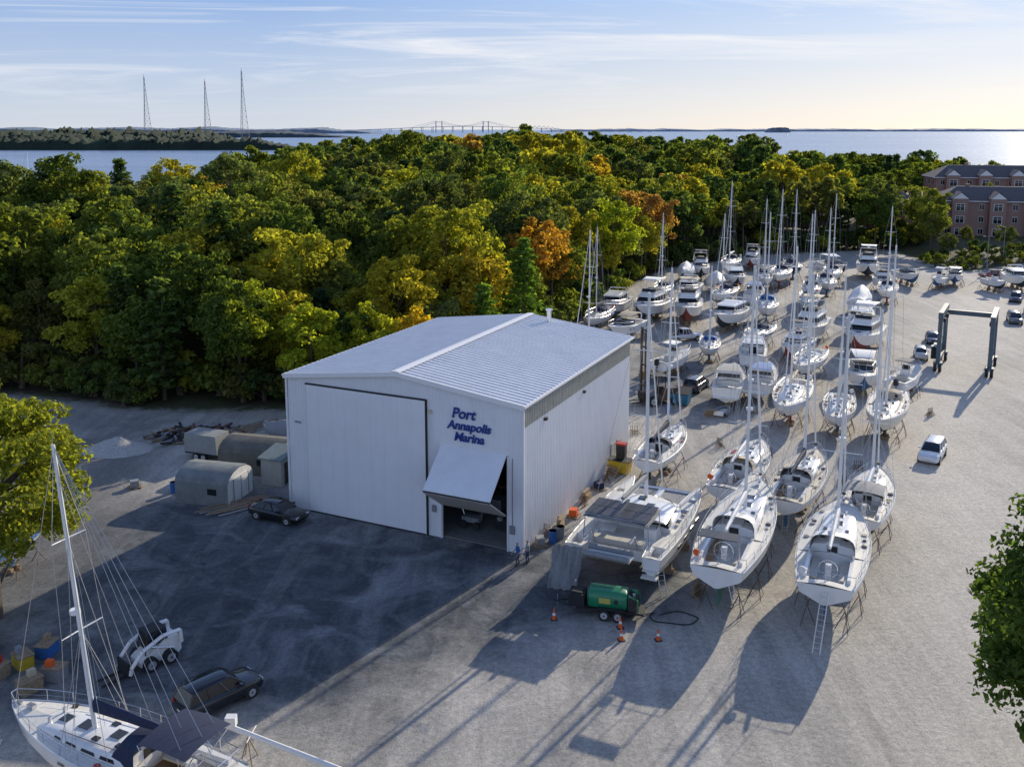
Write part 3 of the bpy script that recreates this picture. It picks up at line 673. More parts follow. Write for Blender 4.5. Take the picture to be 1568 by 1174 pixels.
    for s in(-1,1): mb.path([(-5.6,s*1.5,zd),(-6.4,s*1.5,zd+1.3),(-7.6,s*1.5,zd+1.25)],.06,steel)
    for s in(-1,1): mb.loft([[(-7.3+s*.55+.2*math.cos(a),y,zd+.25+.2*math.sin(a)) for a in [k*math.pi/3 for k in range(6)]] for y in(-1.6,-.5,.8,1.5)],grey_c)
    mb.box((-7.3,-.1,zd+.1),(1.1,3.0,.08),gel)
    t=[]
    for i in range(13):
        y=1.9+i*.16; t.append([(-6.9-.1*math.sin(i*1.7)-.03*i+k*-.12+.07*math.sin(i*2+k*.7),y+.04*math.sin(k*1.3+i),zd+.1-k*.33) for k in range(9)])
    mb.loft(t,grey_c,False,False,closed=False)
    zm=zd+1.1; Hm=15.0
    mb.tube((1.0,0,zm-.2),(.6,0,zm+Hm),.15,mastm,r1=.1,n=8)
    for fr in(.4,.72):
        for s in(-1,1): mb.tube((.9,0,zm+Hm*fr),(.7,s*1.2,zm+Hm*fr),.035,mastm,n=4)
    for s in(-1,1):
        mb.path([(-1.2,s*3.3,zd+.1),(.7,s*1.2,zm+Hm*.72),(.65,0,zm+Hm*.9)],.014,wirem,n=3); mb.tube((-.2,s*3.3,zd),(.9,0,zm+Hm*.4),.013,wirem,n=3)
    mb.tube((5.4,0,zd+.1),(.65,0,zm+Hm*.92),.07,white_c,r1=.04,n=6)
    zb_=zt+.5
    mb.tube((1,0,zb_),(-4.6,0,zb_+.25),.09,mastm,n=6)
    rr=[]
    for i in range(9):
        f=i/8; x=.9-5.4*f; rr.append([(x,.18*(1-.3*f)*math.cos(a),zb_+.25*f+.22+.24*(1-.5*f)*math.sin(a)) for a in [k*math.pi/4 for k in range(8)]])
    mb.loft(rr,grey_c); mb.tube((-4.5,0,zb_+.3),(.6,0,zm+Hm),.012,wirem,n=3)
    return mb.obj('catamaran',(cx,cy,0),R(ang))
catamaran(9.3,63.9,65)

# ---------------------------------------------------------------- marina building
emp=bpy.data.objects.new('marina_building',None); col.objects.link(emp); emp.location=(-17.7,72,0); emp.rotation_euler=(0,0,R(-25.05))
W,D,E=20.3,24.2,10.9; RH=12.15
wall=M('white_metal_siding',(.80,.81,.84),.45,var=.03,scale=.6,grime=.09)
wall2=M('panel_door_white',(.82,.83,.86),.5,var=.025,scale=.5,grime=.07)
roofm=M('roof_metal',(.76,.77,.80),.4,.1,var=.05,scale=.5,grime=.12)
band=M('translucent_panel',(.42,.42,.37),.4,var=.15,scale=2)
seam=M('door_gasket',(.015,.015,.017),.6)
trim=M('white_trim',(.83,.83,.84),.4,var=.02)
b=MB()
def top_z(x): return E+(RH-E)*(1-abs(x-W/2)/(W/2))
def fpanel(x0,x1,z0,z1,y=0,m=wall,th=.12):
    zz0=z1 if z1 else top_z(x0); zz1=z1 if z1 else top_z(x1)
    b.hexa([(x0,y,z0),(x1,y,z0),(x1,y+th,z0),(x0,y+th,z0)],[(x0,y,zz0),(x1,y,zz1),(x1,y+th,zz1),(x0,y+th,zz0)],m)
ox0,ox1=13.85,19.15
fpanel(0,W/2,0,None); fpanel(W/2,ox0,0,None); fpanel(ox1,W,0,None)
b.hexa([(ox0,0,7.1),(ox1,0,7.1),(ox1,.12,7.1),(ox0,.12,7.1)],[(ox0,0,top_z(ox0)),(ox1,0,top_z(ox1)),(ox1,.12,top_z(ox1)),(ox0,.12,top_z(ox0))],wall)
for k in range(69):
    x=.15+k*.295
    if 1.6<x<12.9: z0=10.55
    elif ox0-.2<x<ox1+.2: z0=7.3
    else: z0=.02
    b.box((x,-.008,(z0+top_z(x)-.12)/2),(.045,.016,top_z(x)-.12-z0),wall)
b.obj('front_wall',parent=emp,smooth=False)
b=MB()
b.box(((12.56+1.87)/2,-.10,5.2),(12.56-1.87,.14,10.35),wall2)
for k in range(1,9): b.box((1.87+k*10.69/9,-.172,5.2),(.012,.006,10.3),M('panel_joint',(.66,.67,.70),.5))
b.box(((12.56+1.87)/2,-.08,10.44),(10.9,.2,.09),seam); b.box((12.62,-.08,5.2),(.1,.2,10.4),seam); b.box((1.83,-.05,5.2),(.03,.12,10.3),seam)
b.box(((12.56+1.87)/2,-.1,.06),(10.6,.16,.1),seam)
b.obj('sliding_door',parent=emp,smooth=False)
b=MB()
def side(x,sg):
    b.box((x-sg*.06,D/2,4.6),(.12,D-.02,9.2),wall); b.box((x-sg*.06,D/2,(9.2+E)/2),(.11,D-.02,E-9.2),band)
    n=int(D/.3)
    for k in range(n+1):
        y=.08+k*(D-.16)/n
        for z0,z1,m in((0.02,9.19,wall),(9.21,E-.12,band)):
            b.hexa([(x,y-.07,z0),(x,y+.07,z0),(x+sg*.055,y+.03,z0),(x+sg*.055,y-.03,z0)],[(x,y-.07,z1),(x,y+.07,z1),(x+sg*.055,y+.03,z1),(x+sg*.055,y-.03,z1)],m)
side(W,1); side(0,-1)
b.hexa([(0,D-.12,0),(W,D-.12,0),(W,D,0),(0,D,0)],[(0,D-.12,E),(W,D-.12,E),(W,D,E),(0,D,E)],wall)
b.add([(0,D,E),(W,D,E),(W/2,D,RH)],[(0,1,2)],wall)
b.box((W+.08,19.6,1.1),(.1,1.0,2.2),M('grey_door',(.35,.36,.38),.5)); b.box((W+.15,21,1.6),(.25,.6,1.0),grey_c)
b.box((W+.12,12,8.9),(.25,.3,.2),black); b.box((W+.12,4,8.9),(.25,.3,.2),black)
b.obj('side_walls',parent=emp,smooth=False)
b=MB()
ov=.25; sl=(RH-E)/(W/2)
for sg in(-1,1):
    xe=W/2+sg*(W/2+ov); ze=E-sl*ov+.1; xr=W/2; zr=RH+.1
    q=[(xr,-ov,zr),(xe,-ov,ze),(xe,D+ov,ze),(xr,D+ov,zr)]
    b.hexa([(p[0],p[1],p[2]-.1) for p in q],q,roofm)
    n=42
    for k in range(n+1):
        y=-ov+.05+k*(D+2*ov-.1)/n
        b.hexa([(xr,y-.045,zr),(xe,y-.045,ze),(xe,y+.045,ze),(xr,y+.045,zr)],[(xr,y-.02,zr+.075),(xe,y-.02,ze+.075),(xe,y+.02,ze+.075),(xr,y+.02,zr+.075)],roofm)
    b.box((xe+sg*.06,D/2,ze-.06),(.12,D+2*ov,.16),trim)
    b.hexa([(xr,-ov-.05,zr-.28),(xe,-ov-.05,ze-.28),(xe,-ov,ze-.28),(xr,-ov,zr-.28)],[(xr,-ov-.05,zr+.08),(xe,-ov-.05,ze+.08),(xe,-ov,ze+.08),(xr,-ov,zr+.08)],trim)
    b.hexa([(xr,-ov-.06,zr+.08),(xr+sg*.35,-ov-.06,zr+.08-sl*.35),(xr+sg*.35,D+ov,zr+.08-sl*.35),(xr,D+ov,zr+.08)],[(xr,-ov-.06,zr+.14),(xr+sg*.35,-ov-.06,zr+.14-sl*.35),(xr+sg*.35,D+ov,zr+.14-sl*.35),(xr,D+ov,zr+.14)],trim)
b.cyl((W*.62,D-1,RH+.3),.22,1.2,alu,n=10); b.cyl((W*.62,D-1,RH+.95),.35,.15,alu,n=10)
for x in(-.12,W+.14): b.box((x,-.05,E/2),(.14,.12,E-.3),trim)
b.obj('roof',parent=emp,smooth=False)
b=MB()
pm=M('bifold_panel',(.80,.81,.84),.45,var=.04,scale=1)
def slab(p,q,m,th=.1):
    dy,dz=q[0]-p[0],q[1]-p[1]; l=math.hypot(dy,dz); ny,nz_=dz/l*th,-dy/l*th
    b.hexa([(ox0,p[0],p[1]),(ox1,p[0],p[1]),(ox1,q[0],q[1]),(ox0,q[0],q[1])],[(ox0,p[0]+ny,p[1]+nz_),(ox1,p[0]+ny,p[1]+nz_),(ox1,q[0]+ny,q[1]+nz_),(ox0,q[0]+ny,q[1]+nz_)],m)
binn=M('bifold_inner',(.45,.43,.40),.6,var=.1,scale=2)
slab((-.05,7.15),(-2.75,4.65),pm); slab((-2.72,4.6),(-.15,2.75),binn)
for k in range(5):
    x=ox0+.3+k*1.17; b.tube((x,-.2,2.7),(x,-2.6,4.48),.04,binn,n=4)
b.tube((ox0,-2.78,4.62),(ox1,-2.78,4.62),.05,black,n=6)
for x in(ox0-.08,ox1+.08): b.box((x,-.03,3.55),(.1,.14,7.1),trim)
b.box(((ox0+ox1)/2,-.03,7.22),(ox1-ox0+.3,.16,.1),trim)
b.obj('bifold_door',parent=emp,smooth=False)
b=MB()
b.box((W/2,D/2,.05),(W-.3,D-.3,.06),M('concrete_floor',(.22,.22,.21),.8,var=.15))
for k in range(4): b.box((14+k*1.3,6+.6*k,.5),(.9,1.1,.9),[redp,grey_c,wood,navy][k])
b.box((16.3,9,1.0),(4,.8,.1),wood)
for x in(14.5,18): b.box((x,9,.5),(.1,.7,1),wood)
b.box((15,2.5,.75),(1.4,.7,.4),grey_c); b.cyl((14.5,2.0,.4),.3,.2,black,axis='Y'); b.cyl((15.6,2.0,.4),.3,.2,black,axis='Y')
b.path([(14.3,2.6,.9),(14.1,2.6,1.5),(15.9,2.6,1.5),(15.7,2.6,.9)],.04,steel)
b.box((17.4,3.0,.7),(1.0,.8,.9),black); b.cyl((17.4,2.5,1.2),.25,.3,grey_c)
b.obj('interior',parent=emp,smooth=False)
b=MB()
b.box((12.95,-.1,9.6),(.3,.2,.25),M('lamp_housing',(.6,.55,.4),.4)); b.box((.9,-.06,7.2),(.55,.06,.12),grey_c); b.box((.9,-.06,6.6),(.02,.05,.02),black)
b.box((13.2,-.1,2.2),(.3,.15,.5),grey_c); b.box((19.6,-.1,1.7),(.35,.15,.6),grey_c); b.tube((19.6,-.06,2),(19.6,-.06,7),.03,grey_c)
b.obj('wall_fittings',parent=emp,smooth=False)
blue=M('sign_blue',(.015,.05,.26),.35,var=.05)
def text(t,x,z,size):
    for nm,m,off,ex,dy in(('sign_border',trim,.055,.02,-.05),('sign_lettering',blue,.024,.05,-.10)):
        cu=bpy.data.curves.new(nm,'FONT'); cu.body=t; cu.size=size; cu.align_x='CENTER'; cu.extrude=ex; cu.offset=off; cu.shear=.22; cu.space_character=.98
        cu.materials.append(m); o=bpy.data.objects.new(nm,cu); col.objects.link(o); o.parent=emp; o.location=(x,dy,z); o.rotation_euler=(R(90),0,0)
text('Port',15.7,9.45,1.08); text('Annapolis',16.15,8.6,.90); text('Marina',16.15,7.75,.90)

# ---------------------------------------------------------------- vehicles
def wheel(mb,x,y,r,w,s):
    mb.cyl((x,y,r),r,w,black,axis='Y',n=18); mb.cyl((x,y+s*(w/2+.005),r),r*.6,.03,alu,axis='Y',n=12); mb.cyl((x,y+s*(w/2+.02),r),r*.15,.03,dark,axis='Y',n=8)
def car(x,y,ang,cl,L=4.7,Wd=1.88,H=1.68,kind='suv',name='parked_car'):
    mb=MB(); pm=M('carpaint_%s'%str(cl),cl,.25,.1,var=.03,coat=.6); h=Wd/2
    if kind=='suv': st=[(-.5,.42,.80,.86),(-.485,.30,1.02,.94),(-.4,.26,1.08,1),(-.2,.24,1.06,1),(.1,.24,1.04,1),(.2,.24,1.03,1),(.24,.25,1.0,.99),(.4,.26,.93,.97),(.47,.3,.84,.9),(.5,.38,.68,.78)]; g=(-.475,.24,-.40,.07)
    elif kind=='sedan': st=[(-.5,.42,.80,.84),(-.485,.30,.93,.93),(-.4,.26,.98,.98),(-.2,.22,.96,1),(.1,.22,.94,1),(.2,.22,.93,1),(.24,.23,.92,.99),(.4,.24,.83,.96),(.47,.28,.74,.88),(.5,.36,.6,.76)]; g=(-.42,.22,-.24,.04)
    else: st=[(-.5,.5,1.0,.95),(-.49,.42,1.05,.98),(-.2,.4,1.05,1),(-.15,.4,1.08,1),(.1,.4,1.08,1),(.2,.4,1.06,1),(.24,.4,1.05,.99),(.4,.4,1.02,.98),(.47,.4,.98,.92),(.5,.48,.8,.85)]; g=(-.14,.2,-.12,.08)
    rr=[]
    for t,zl,zt,w in st:
        xx=t*L; q=[(h*w*.86,zl),(h*w,zl+.16),(h*w,zl+(zt-zl)*.62),(h*w*.95,zt-.05),(h*w*.86,zt)]
        rr.append([(xx,-a,z) for a,z in q]+[(xx,0,zt+.03)]+[(xx,a,z) for a,z in q[::-1]])
    mb.loft(rr,pm)
    zb=st[3][2]-.02
    a0,a1,c0,c1=[k*L for k in g]
    mb.hexa([(a0,-h*.88,zb),(a1,-h*.86,zb),(a1,h*.86,zb),(a0,h*.88,zb)],[(c0,-h*.70,H-.05),(c1,-h*.68,H-.05),(c1,h*.68,H-.05),(c0,h*.70,H-.05)],glass)
    mb.loft([[(xx,-w*h,H-.06),(xx,-w*h*.92,z),(xx,0,z+.03),(xx,w*h*.92,z),(xx,w*h,H-.06)] for xx,w,z in((c0-.06,.70,H-.03),(c0+.3,.735,H),(c1-.3,.73,H),(c1+.04,.68,H-.04))],pm)
    for sd_ in(-1,1):
        for f in(0,.36,.68,1):
            xb=a0+(a1-a0)*f; xt=c0+(c1-c0)*f
            mb.tube((xb,sd_*h*.885,zb),(xt,sd_*h*.70,H-.04),.045,pm,n=4)
        mb.box((a1-.25*L*.3,sd_*(h+.08),zb+.1),(.18,.2,.14),pm)
        for wx in(-.31,.31):
            mb.cyl((wx*L,sd_*(h-.11),.36),.42,.24,dark,axis='Y',n=18); wheel(mb,wx*L,sd_*(h-.09),.35,.23,sd_)
        mb.box((L*.478,sd_*h*.62,st[-1][2]+.04),(.12,.35,.14),M('headlight',(.7,.72,.75),.1)); mb.box((-L*.49,sd_*h*.72,.9),(.06,.2,.3),redp)
    mb.box((L*.49,0,.6),(.06,h*.9,.22),black); mb.box((-L*.498,0,.62),(.03,.5,.12),gel)
    if kind=='pickup':
        mb.box((-.33*L,0,1.065),(.30*L,h*1.6,.04),dark)
    else:
        for sd_ in(-1,1): mb.tube((c0+.2,sd_*h*.62,H+.05),(c1-.2,sd_*h*.62,H+.05),.02,black,n=4)
    return mb.obj(name,(x,y,0),R(ang),ang=50)
car(38.8,83.2,236,(.76,.77,.78),name='white_suv')
car(-18.2,69.6,-25,(.012,.013,.016),kind='sedan',H=1.45)
car(-15.5,45.7,48,(.014,.018,.024),name='dark_suv',L=4.5)
car(24.8,132.2,20,(.7,.7,.7),kind='pickup',H=1.85,L=5.2,name='pickup_truck')
car(54.2,121.6,250,(.62,.6,.55),L=3.6,Wd=1.6,H=1.5,name='small_car')
for x,y,a,c in((79,145,250,(.1,.11,.12)),(89,163.5,240,(.03,.04,.07)),(103,168,200,(.5,.5,.5)),(98,190,180,(.3,.05,.04)),(104,190.5,182,(.06,.07,.08)),(110,191,180,(.6,.6,.6)),(116,191.5,178,(.05,.09,.16)),(85,151,250,(.4,.41,.42))): car(x,y,a,c)
car(60,131,250,(.05,.06,.08),kind='sedan',H=1.45); car(21.5,106.5,60,(.04,.05,.07))

# travel lift
def lift():
    mb=MB(); m=M('lift_steel',(.08,.12,.15),.5,var=.15,scale=3,grime=.2); c=[Vector((-2.9,-3.4,0)),Vector((2.9,-3.4,0)),Vector((2.9,3.4,0)),Vector((-2.9,3.4,0))]
    for i,p in enumerate(c):
        mb.box((p.x,p.y,4.05),(.5,.5,6.3),m)
        for s in(-.35,.35): mb.cyl((p.x+s*.8,p.y,.62),.62,.34,black,axis='X',n=18); mb.cyl((p.x+s*.8,p.y,.62),.3,.36,alu,axis='X',n=10)
        mb.box((p.x,p.y,1.1),(1.0,.9,.25),m)
    for s in(-1,1):
        mb.box((s*2.9,0,7.2),(.55,7.6,.7),m); mb.box((s*2.9,0,1.4),(.35,6.4,.45),m)
        mb.tube((s*2.9,-3.4,2.2),(s*2.9,-1.2,1.5),.12,m); mb.tube((s*2.9,3.4,5.5),(s*2.9,2,7.0),.12,m)
        for y in(-1.8,1.8): mb.tube((s*2.7,y,7),(s*2.65,y,4.2),.02,wirem,n=4); mb.box((s*2.6,y,6.3),(.3,.4,.5),black)
    mb.box((0,3.4,6.5),(5.4,.5,.6),m)
    mb.box((-3.5,1.5,1.9),(.9,1.4,1.2),m); mb.box((-3.5,-1.6,2.0),(.8,1.0,1.5),glass); mb.box((-3.5,-1.6,2.8),(.9,1.1,.08),m)
    mb.obj('boat_travel_lift',(57.6,116.3,0),R(-30),ang=30)
lift()

def forklift():
    mb=MB(); y=M('forklift_paint',(.10,.07,.05),.5,var=.1)
    mb.loft([[(x,-w,.5),(x,-w,h),(x,w,h),(x,w,.5)] for x,w,h in((-2.2,1.0,1.3),(-1.8,1.15,1.9),(-.4,1.15,1.9),(-.2,1.1,1.2),(1.4,1.0,1.1))],y)
    for sx_ in(-1.4,1.2):
        for s in(-1,1): wheel(mb,sx_,s*1.15,.6 if sx_>0 else .5,.45,s)
    for s in(-1,1):
        for x in(-.5,.7): mb.tube((x,s*.8,1.2),(x*.9,s*.7,3.2),.06,black,n=4)
        mb.box((1.75,s*.75,4.4),(.22,.18,8.4),black); mb.box((1.95,s*.5,4.2),(.14,.14,8.0),y); mb.box((3.1,s*.5,.45),(2.4,.16,.08),black)
    mb.box((.1,0,3.25),(1.6,1.6,.1),black); mb.box((-.3,0,1.6),(.6,.6,.7),black)
    for z in(.5,2.2,4.5,6.5,8.4): mb.box((1.8,0,z),(.15,1.5,.18),black)
    mb.box((2.1,0,1.1),(.1,1.4,.8),black)
    mb.obj('forklift',(16.2,101,0),R(200),ang=30)
forklift()
b=MB(); bd=M('blue_bin_paint',(.02,.14,.24),.5,var=.15)
b.hexa([(-1,-.7,.15),(1,-.7,.15),(1,.6,.15),(-1,.6,.15)],[(-1.1,-.9,1.3),(1.1,-.9,1.3),(1.1,.9,1.7),(-1.1,.9,1.7)],bd)
b.hexa([(-1.12,-.92,1.32),(1.12,-.92,1.32),(1.12,.92,1.72),(-1.12,.92,1.72)],[(-1.12,-.92,1.4),(1.12,-.92,1.4),(1.12,.92,1.8),(-1.12,.92,1.8)],black)
for x in(-.6,0,.6): b.box((x,-.82,.75),(.08,.12,1.0),bd)
b.obj('dumpster',(18.6,100.6,0),R(-25),smooth=False)

def skid():
    mb=MB(); w=gel
    for x in(-.55,.6):
        for s in(-1,1): wheel(mb,x,s*.78,.42,.32,s)
    mb.loft([[(x,-.6,z0),(x,-.6,z1),(x,.6,z1),(x,.6,z0)] for x,z0,z1 in((-1.35,.5,1.2),(-1.2,.35,1.45),(-.3,.3,1.4),(.9,.3,.75),(1.1,.35,.6))],w)
    mb.frus(-.6,.75,.5,.5,1.3,2.05,glass,rf=.25,rb=.05,ti=.04); mb.box((.02,0,2.09),(1.15,.98,.08),black)
    for x,xt in((-.6,-.52),(.76,.5)):
        for s in(-1,1): mb.tube((x,s*.5,.9),(xt,s*.46,2.07),.05,black,n=4)
    for s in(-1,1):
        mb.path([(-1.3,s*.75,1.0),(-1.25,s*.75,1.75),(-.2,s*.75,1.8),(1.0,s*.75,1.35),(1.7,s*.72,.6),(1.75,s*.7,.25)],.11,w,n=6)
        mb.tube((-.9,s*.7,.8),(.6,s*.74,1.45),.05,steel)
        mb.box((2.5,s*.35,.12),(1.4,.14,.06),black)
    mb.box((1.8,0,.5),(.1,1.3,.8),black); mb.box((-1.3,0,1.0),(.1,1.0,.5),orange)
    mb.obj('skid_steer_loader',(-20.4,49.6,0),R(228),ang=40)
skid()

def comp():
    mb=MB(); g=M('green_machine_paint',(.01,.20,.09),.35,var=.08,coat=.4)
    rr=[]
    for x,k in((-1.2,.82),(-1.1,.97),(-.4,1),(.6,1),(1.15,.97),(1.25,.85)):
        rr.append([(x,.72*k*math.copysign(abs(math.cos(a))**.55,math.cos(a)),1.15+.62*k*math.copysign(abs(math.sin(a))**.6,math.sin(a))) for a in [j*math.pi/8+.01 for j in range(16)]])
    mb.loft(rr,g)
    mb.box((.2,0,.5),(4.2,1.2,.14),black)
    mb.box((-1.9,0,.95),(1.0,1.15,.75),black); mb.box((-1.9,0,1.36),(.7,.8,.1),dark); mb.cyl((-2.1,.3,1.6),.06,.5,steel,n=8)
    mb.box((1.6,0,1.0),(.55,1.1,.8),dark); mb.path([(1.35,-.5,.6),(1.35,-.5,1.6),(1.95,-.5,1.3),(1.95,-.5,.6)],.05,g); mb.path([(1.35,.5,.6),(1.35,.5,1.6),(1.95,.5,1.3),(1.95,.5,.6)],.05,g)
    mb.cyl((1.7,.25,1.5),.16,.3,g,n=12); mb.cyl((1.65,-.2,1.45),.1,.35,steel,n=10)
    for x in(-.1,.75):
        for s in(-1,1): wheel(mb,x,s*.88,.36,.24,s)
    for s in(-1,1): mb.box((.33,s*.88,.78),(1.7,.3,.05),black)
    for s in(-1,1): mb.tube((-2.2,s*.5,.5),(-3.4,0,.5),.05,black)
    mb.tube((-3.2,0,.9),(-3.2,0,.1),.04,steel); mb.box((0,0,1.72),(.5,.3,.06),dark); mb.box((-.1,-.735,1.2),(.7,.02,.35),M('label_yellow',(.5,.45,.1),.5)); mb.box((.6,-.735,1.2),(.25,.02,.25),dark)
    mb.obj('compressor_trailer',(6.0,55.0,0),R(-14),ang=40)
comp()
b=MB(); hp=[]
for k in range(26):
    a=k/25*6.6; hp.append((1.35*math.cos(a+2.4)+.02*k,.75*math.sin(a+2.4)+.1*math.sin(k),.05))
hp=[(-2.0,.2,.5),(-1.6,.3,.06)]+hp; b.path(hp,.035,black,n=6); b.obj('air_hose',(9.9,54.4,0),R(-5))
for x,y in((2.6,54.3),(6.5,51.9),(8.7,51.9),(6.6,53.3)):
    b=MB(); b.box((0,0,.02),(.4,.4,.04),black); b.tube((0,0,.04),(0,0,.3),.15,orange,r1=.105,n=14); b.tube((0,0,.3),(0,0,.45),.105,white_c,r1=.075,n=14); b.tube((0,0,.45),(0,0,.72),.075,orange,r1=.03,n=14); b.obj('traffic_cone',(x,y,0),random.random(),ang=50)
def ladder(p,q,w=.42,name='ladder'):
    b=MB(); p=Vector(p);q=Vector(q); d=(q-p); s=d.cross(Vector((0,0,1))).normalized()*w/2
    b.tube(p-s,q-s,.035,alu,n=4);b.tube(p+s,q+s,.035,alu,n=4); n=int(d.length/.3)
    for i in range(1,n): c=p.lerp(q,i/n); b.tube(c-s,c+s,.02,alu,n=4)
    b.obj(name)
ladder((17.6,50.4,0),(18.5,51.9,3.4)); ladder((9.9,57.2,0),(9.6,58.6,2.6)); ladder((14.3,56.4,0),(13.6,57.3,3.4)); ladder((20.5,66.9,0),(20.2,65.6,3.2))
b=MB(); b.tube((-13.9,41.7,1.45),(-1.5,35.2,1.45),.13,mastm,n=8)
for f in(.1,.5,.9):
    x=-13.9+12.4*f;y=41.7-6.5*f
    for s in(-1,1): b.tube((x,y,1.3),(x+.3*s,y+.5*s,0),.035,wood,n=4); b.tube((x,y,1.3),(x-.3*s,y+.5*s,0),.035,wood,n=4)
b.box((-13.6,41.6,1.75),(.5,.4,.5),mastm); b.tube((-12.5,40.3,1.5),(-12.4,41.6,1.5),.03,mastm); b.obj('unstepped_mast')
dirx=Vector((.423,.906,0)); nrm=Vector((.906,-.423,0)); base=Vector((.7,63.4,0))
def barrel(x,y,m):
    b=MB(); b.tube((0,0,0),(0,0,.9),.3,m,n=16)
    for z in(.02,.3,.6,.88): b.tube((0,0,z-.02),(0,0,z+.02),.315,m,n=16)
    b.obj('plastic_drum',(x,y,0),ang=40)
barrel(3.0,65.4,bluec); barrel(3.6,66.1,grey_c); barrel(-28.3,75.0,bluec); barrel(16.8,97.5,bluec)
yel=M('yellow_paint',(.6,.42,.03),.5,var=.1)
b=MB(); b.hexa([(-.8,-.5,.1),(.8,-.5,.1),(.8,.5,.1),(-.8,.5,.1)],[(-.95,-.6,1.2),(.95,-.6,1.2),(.95,.6,1.2),(-.95,.6,1.2)],yel); b.box((0,0,1.22),(2,1.3,.06),black); b.box((0,.2,1.9),(.8,.6,1.2),dark); b.box((0,.2,2.6),(.9,.7,.15),redp)
b.obj('yellow_waste_bin',(9.6,79.6,0),R(-25),smooth=False)
def jack(p,n=4):
    b=MB()
    for j in range(n):
        b.tube((j*.15,.08*j,0.9),(j*.15,.08*j,.45),.03,rust,n=5)
        for a in range(3): b.tube((j*.15,.08*j,.5),(j*.15+.35*math.cos(a*2.1),.08*j+.35*math.sin(a*2.1),0),.025,rust,n=4)
    b.obj('jack_stand',p,random.random()*3)
def pallet(p,cm_):
    b=MB()
    for j in range(5): b.box((random.uniform(-.05,.05),-.4+j*.2,.12),(1.1,.12,.03),wood)
    for x in(-.45,0,.45): b.box((x,0,.05),(.1,1,.1),wood)
    b.box((0,0,.4),(.7,.6,.5),cm_); b.obj('pallet',p,random.random()*3,smooth=False)
def tstack(p):
    b=MB()
    for j in range(6): b.box((random.uniform(-.1,.1),random.uniform(-.2,.2),.08+j*.13),(1.2,.25,.12),wood,rz=random.uniform(-.2,.2))
    b.obj('timber_stack',p,random.random()*3,smooth=False)
for i in range(9):
    p=base+dirx*(1.5+i*1.9+random.random())+nrm*(.5+random.random()*.5); k=i%3
    if k==0: pallet(p,[grey_c,orange,navy][i//3])
    elif k==1: jack(p)
    else: tstack(p)
for x,y in ((28.5,76.5),(31.2,80.2),(24,83.5),(20,86),(44,96),(22,108),(35,98.5),(30,111),(12.5,90),(47,112),(10,70.5)): jack((x,y,0),5)
for x,y in ((15.2,88.5),(21,96),(16,112),(24.8,64),(12,57.5),(-20,90),(-28,88)): tstack((x,y,0))
for x,y,c_ in ((16.5,90.5,bluec),(26,97.5,grey_c),(-32,76,grey_c)): pallet((x,y,0),c_)
# left area: sheds, trailer, debris
def shed(x,y,ang,L,w,h,m,end,nm='storage_shed'):
    b=MB(); prof=[(-1,0),(-1,.66),(-.88,.80),(-.55,.93),(0,1.0),(.55,.93),(.88,.80),(1,.66),(1,0)]
    N=6; rr=[[(-L/2+L*i/N,w*a,h*c+.012*math.sin(i*2.3+a*3)) for a,c in prof] for i in range(N+1)]
    b.loft(rr,m,False,False,closed=False)
    for xx in(-L/2+.03,L/2-.03): b.add([(xx,w*.98*a,h*.98*c) for a,c in prof],[tuple(range(9))],end)
    b.box((L/2,0,h*.38),(.08,w*1.1,h*.72),end); b.box((L/2+.045,w*.57,h*.38),(.02,.04,h*.7),dark); b.box((L/2+.045,-w*.57,h*.38),(.02,.04,h*.7),dark); b.box((L/2+.05,0,h*.38),(.02,.03,h*.7),dark)
    b.box((L*.2,-w-.01,h*.42),(.8,.05,.5),glass)
    return b.obj(nm,(x,y,0),R(ang),ang=20)
shel=M('shed_roofing_grey',(.20,.22,.22),.8,var=.2,scale=1,bump=.3,bscale=2,grime=.3); shel2=M('shed_roofing_brown',(.15,.14,.12),.8,var=.25,scale=1,bump=.3,bscale=2,grime=.4); endm=M('shed_end',(.66,.66,.63),.7,grime=.2)
shed(-24.6,74.2,-14,4.8,2.0,2.8,shel,endm)
shed(-22.6,80.8,-14,6.0,2.0,2.9,shel2,M('shed_end_tan',(.4,.37,.32),.7))
b=MB(); b.box((0,0,1.15),(2.0,2.4,2.3),M('shed_wall',(.42,.41,.37),.8,var=.1,grime=.3)); b.hexa([(-1.2,-1.4,2.3),(1.2,-1.4,2.3),(1.2,1.4,2.3),(-1.2,1.4,2.3)],[(-1.2,-1.4,2.4),(1.2,-1.4,2.4),(1.2,1.4,2.85),(-1.2,1.4,2.85)],M('shed_roof_greygreen',(.17,.22,.22),.7,var=.15)); b.box((1.02,-.3,1),(.04,.8,1.9),dark); b.obj('small_shed',(-20.1,77.6,0),R(-20),smooth=False)
b=MB(); b.frus(-1.8,1.8,1.05,1.05,.7,2.4,M('trailer_skin',(.30,.31,.30),.5,var=.08,grime=.3),rf=.15,rb=.05,ti=.05); b.box((0,0,.6),(3.6,1.9,.15),black)
for s_ in(-1,1):
    for xx in(-.4,.4): wheel(b,xx,s_*1.1,.36,.22,s_)
    b.tube((1.8,s_*.6,.6),(2.9,0,.6),.05,black)
b.tube((2.8,0,.6),(2.8,0,0),.04,steel); b.obj('box_trailer',(-28.2,83.6,0),R(-20),smooth=False)
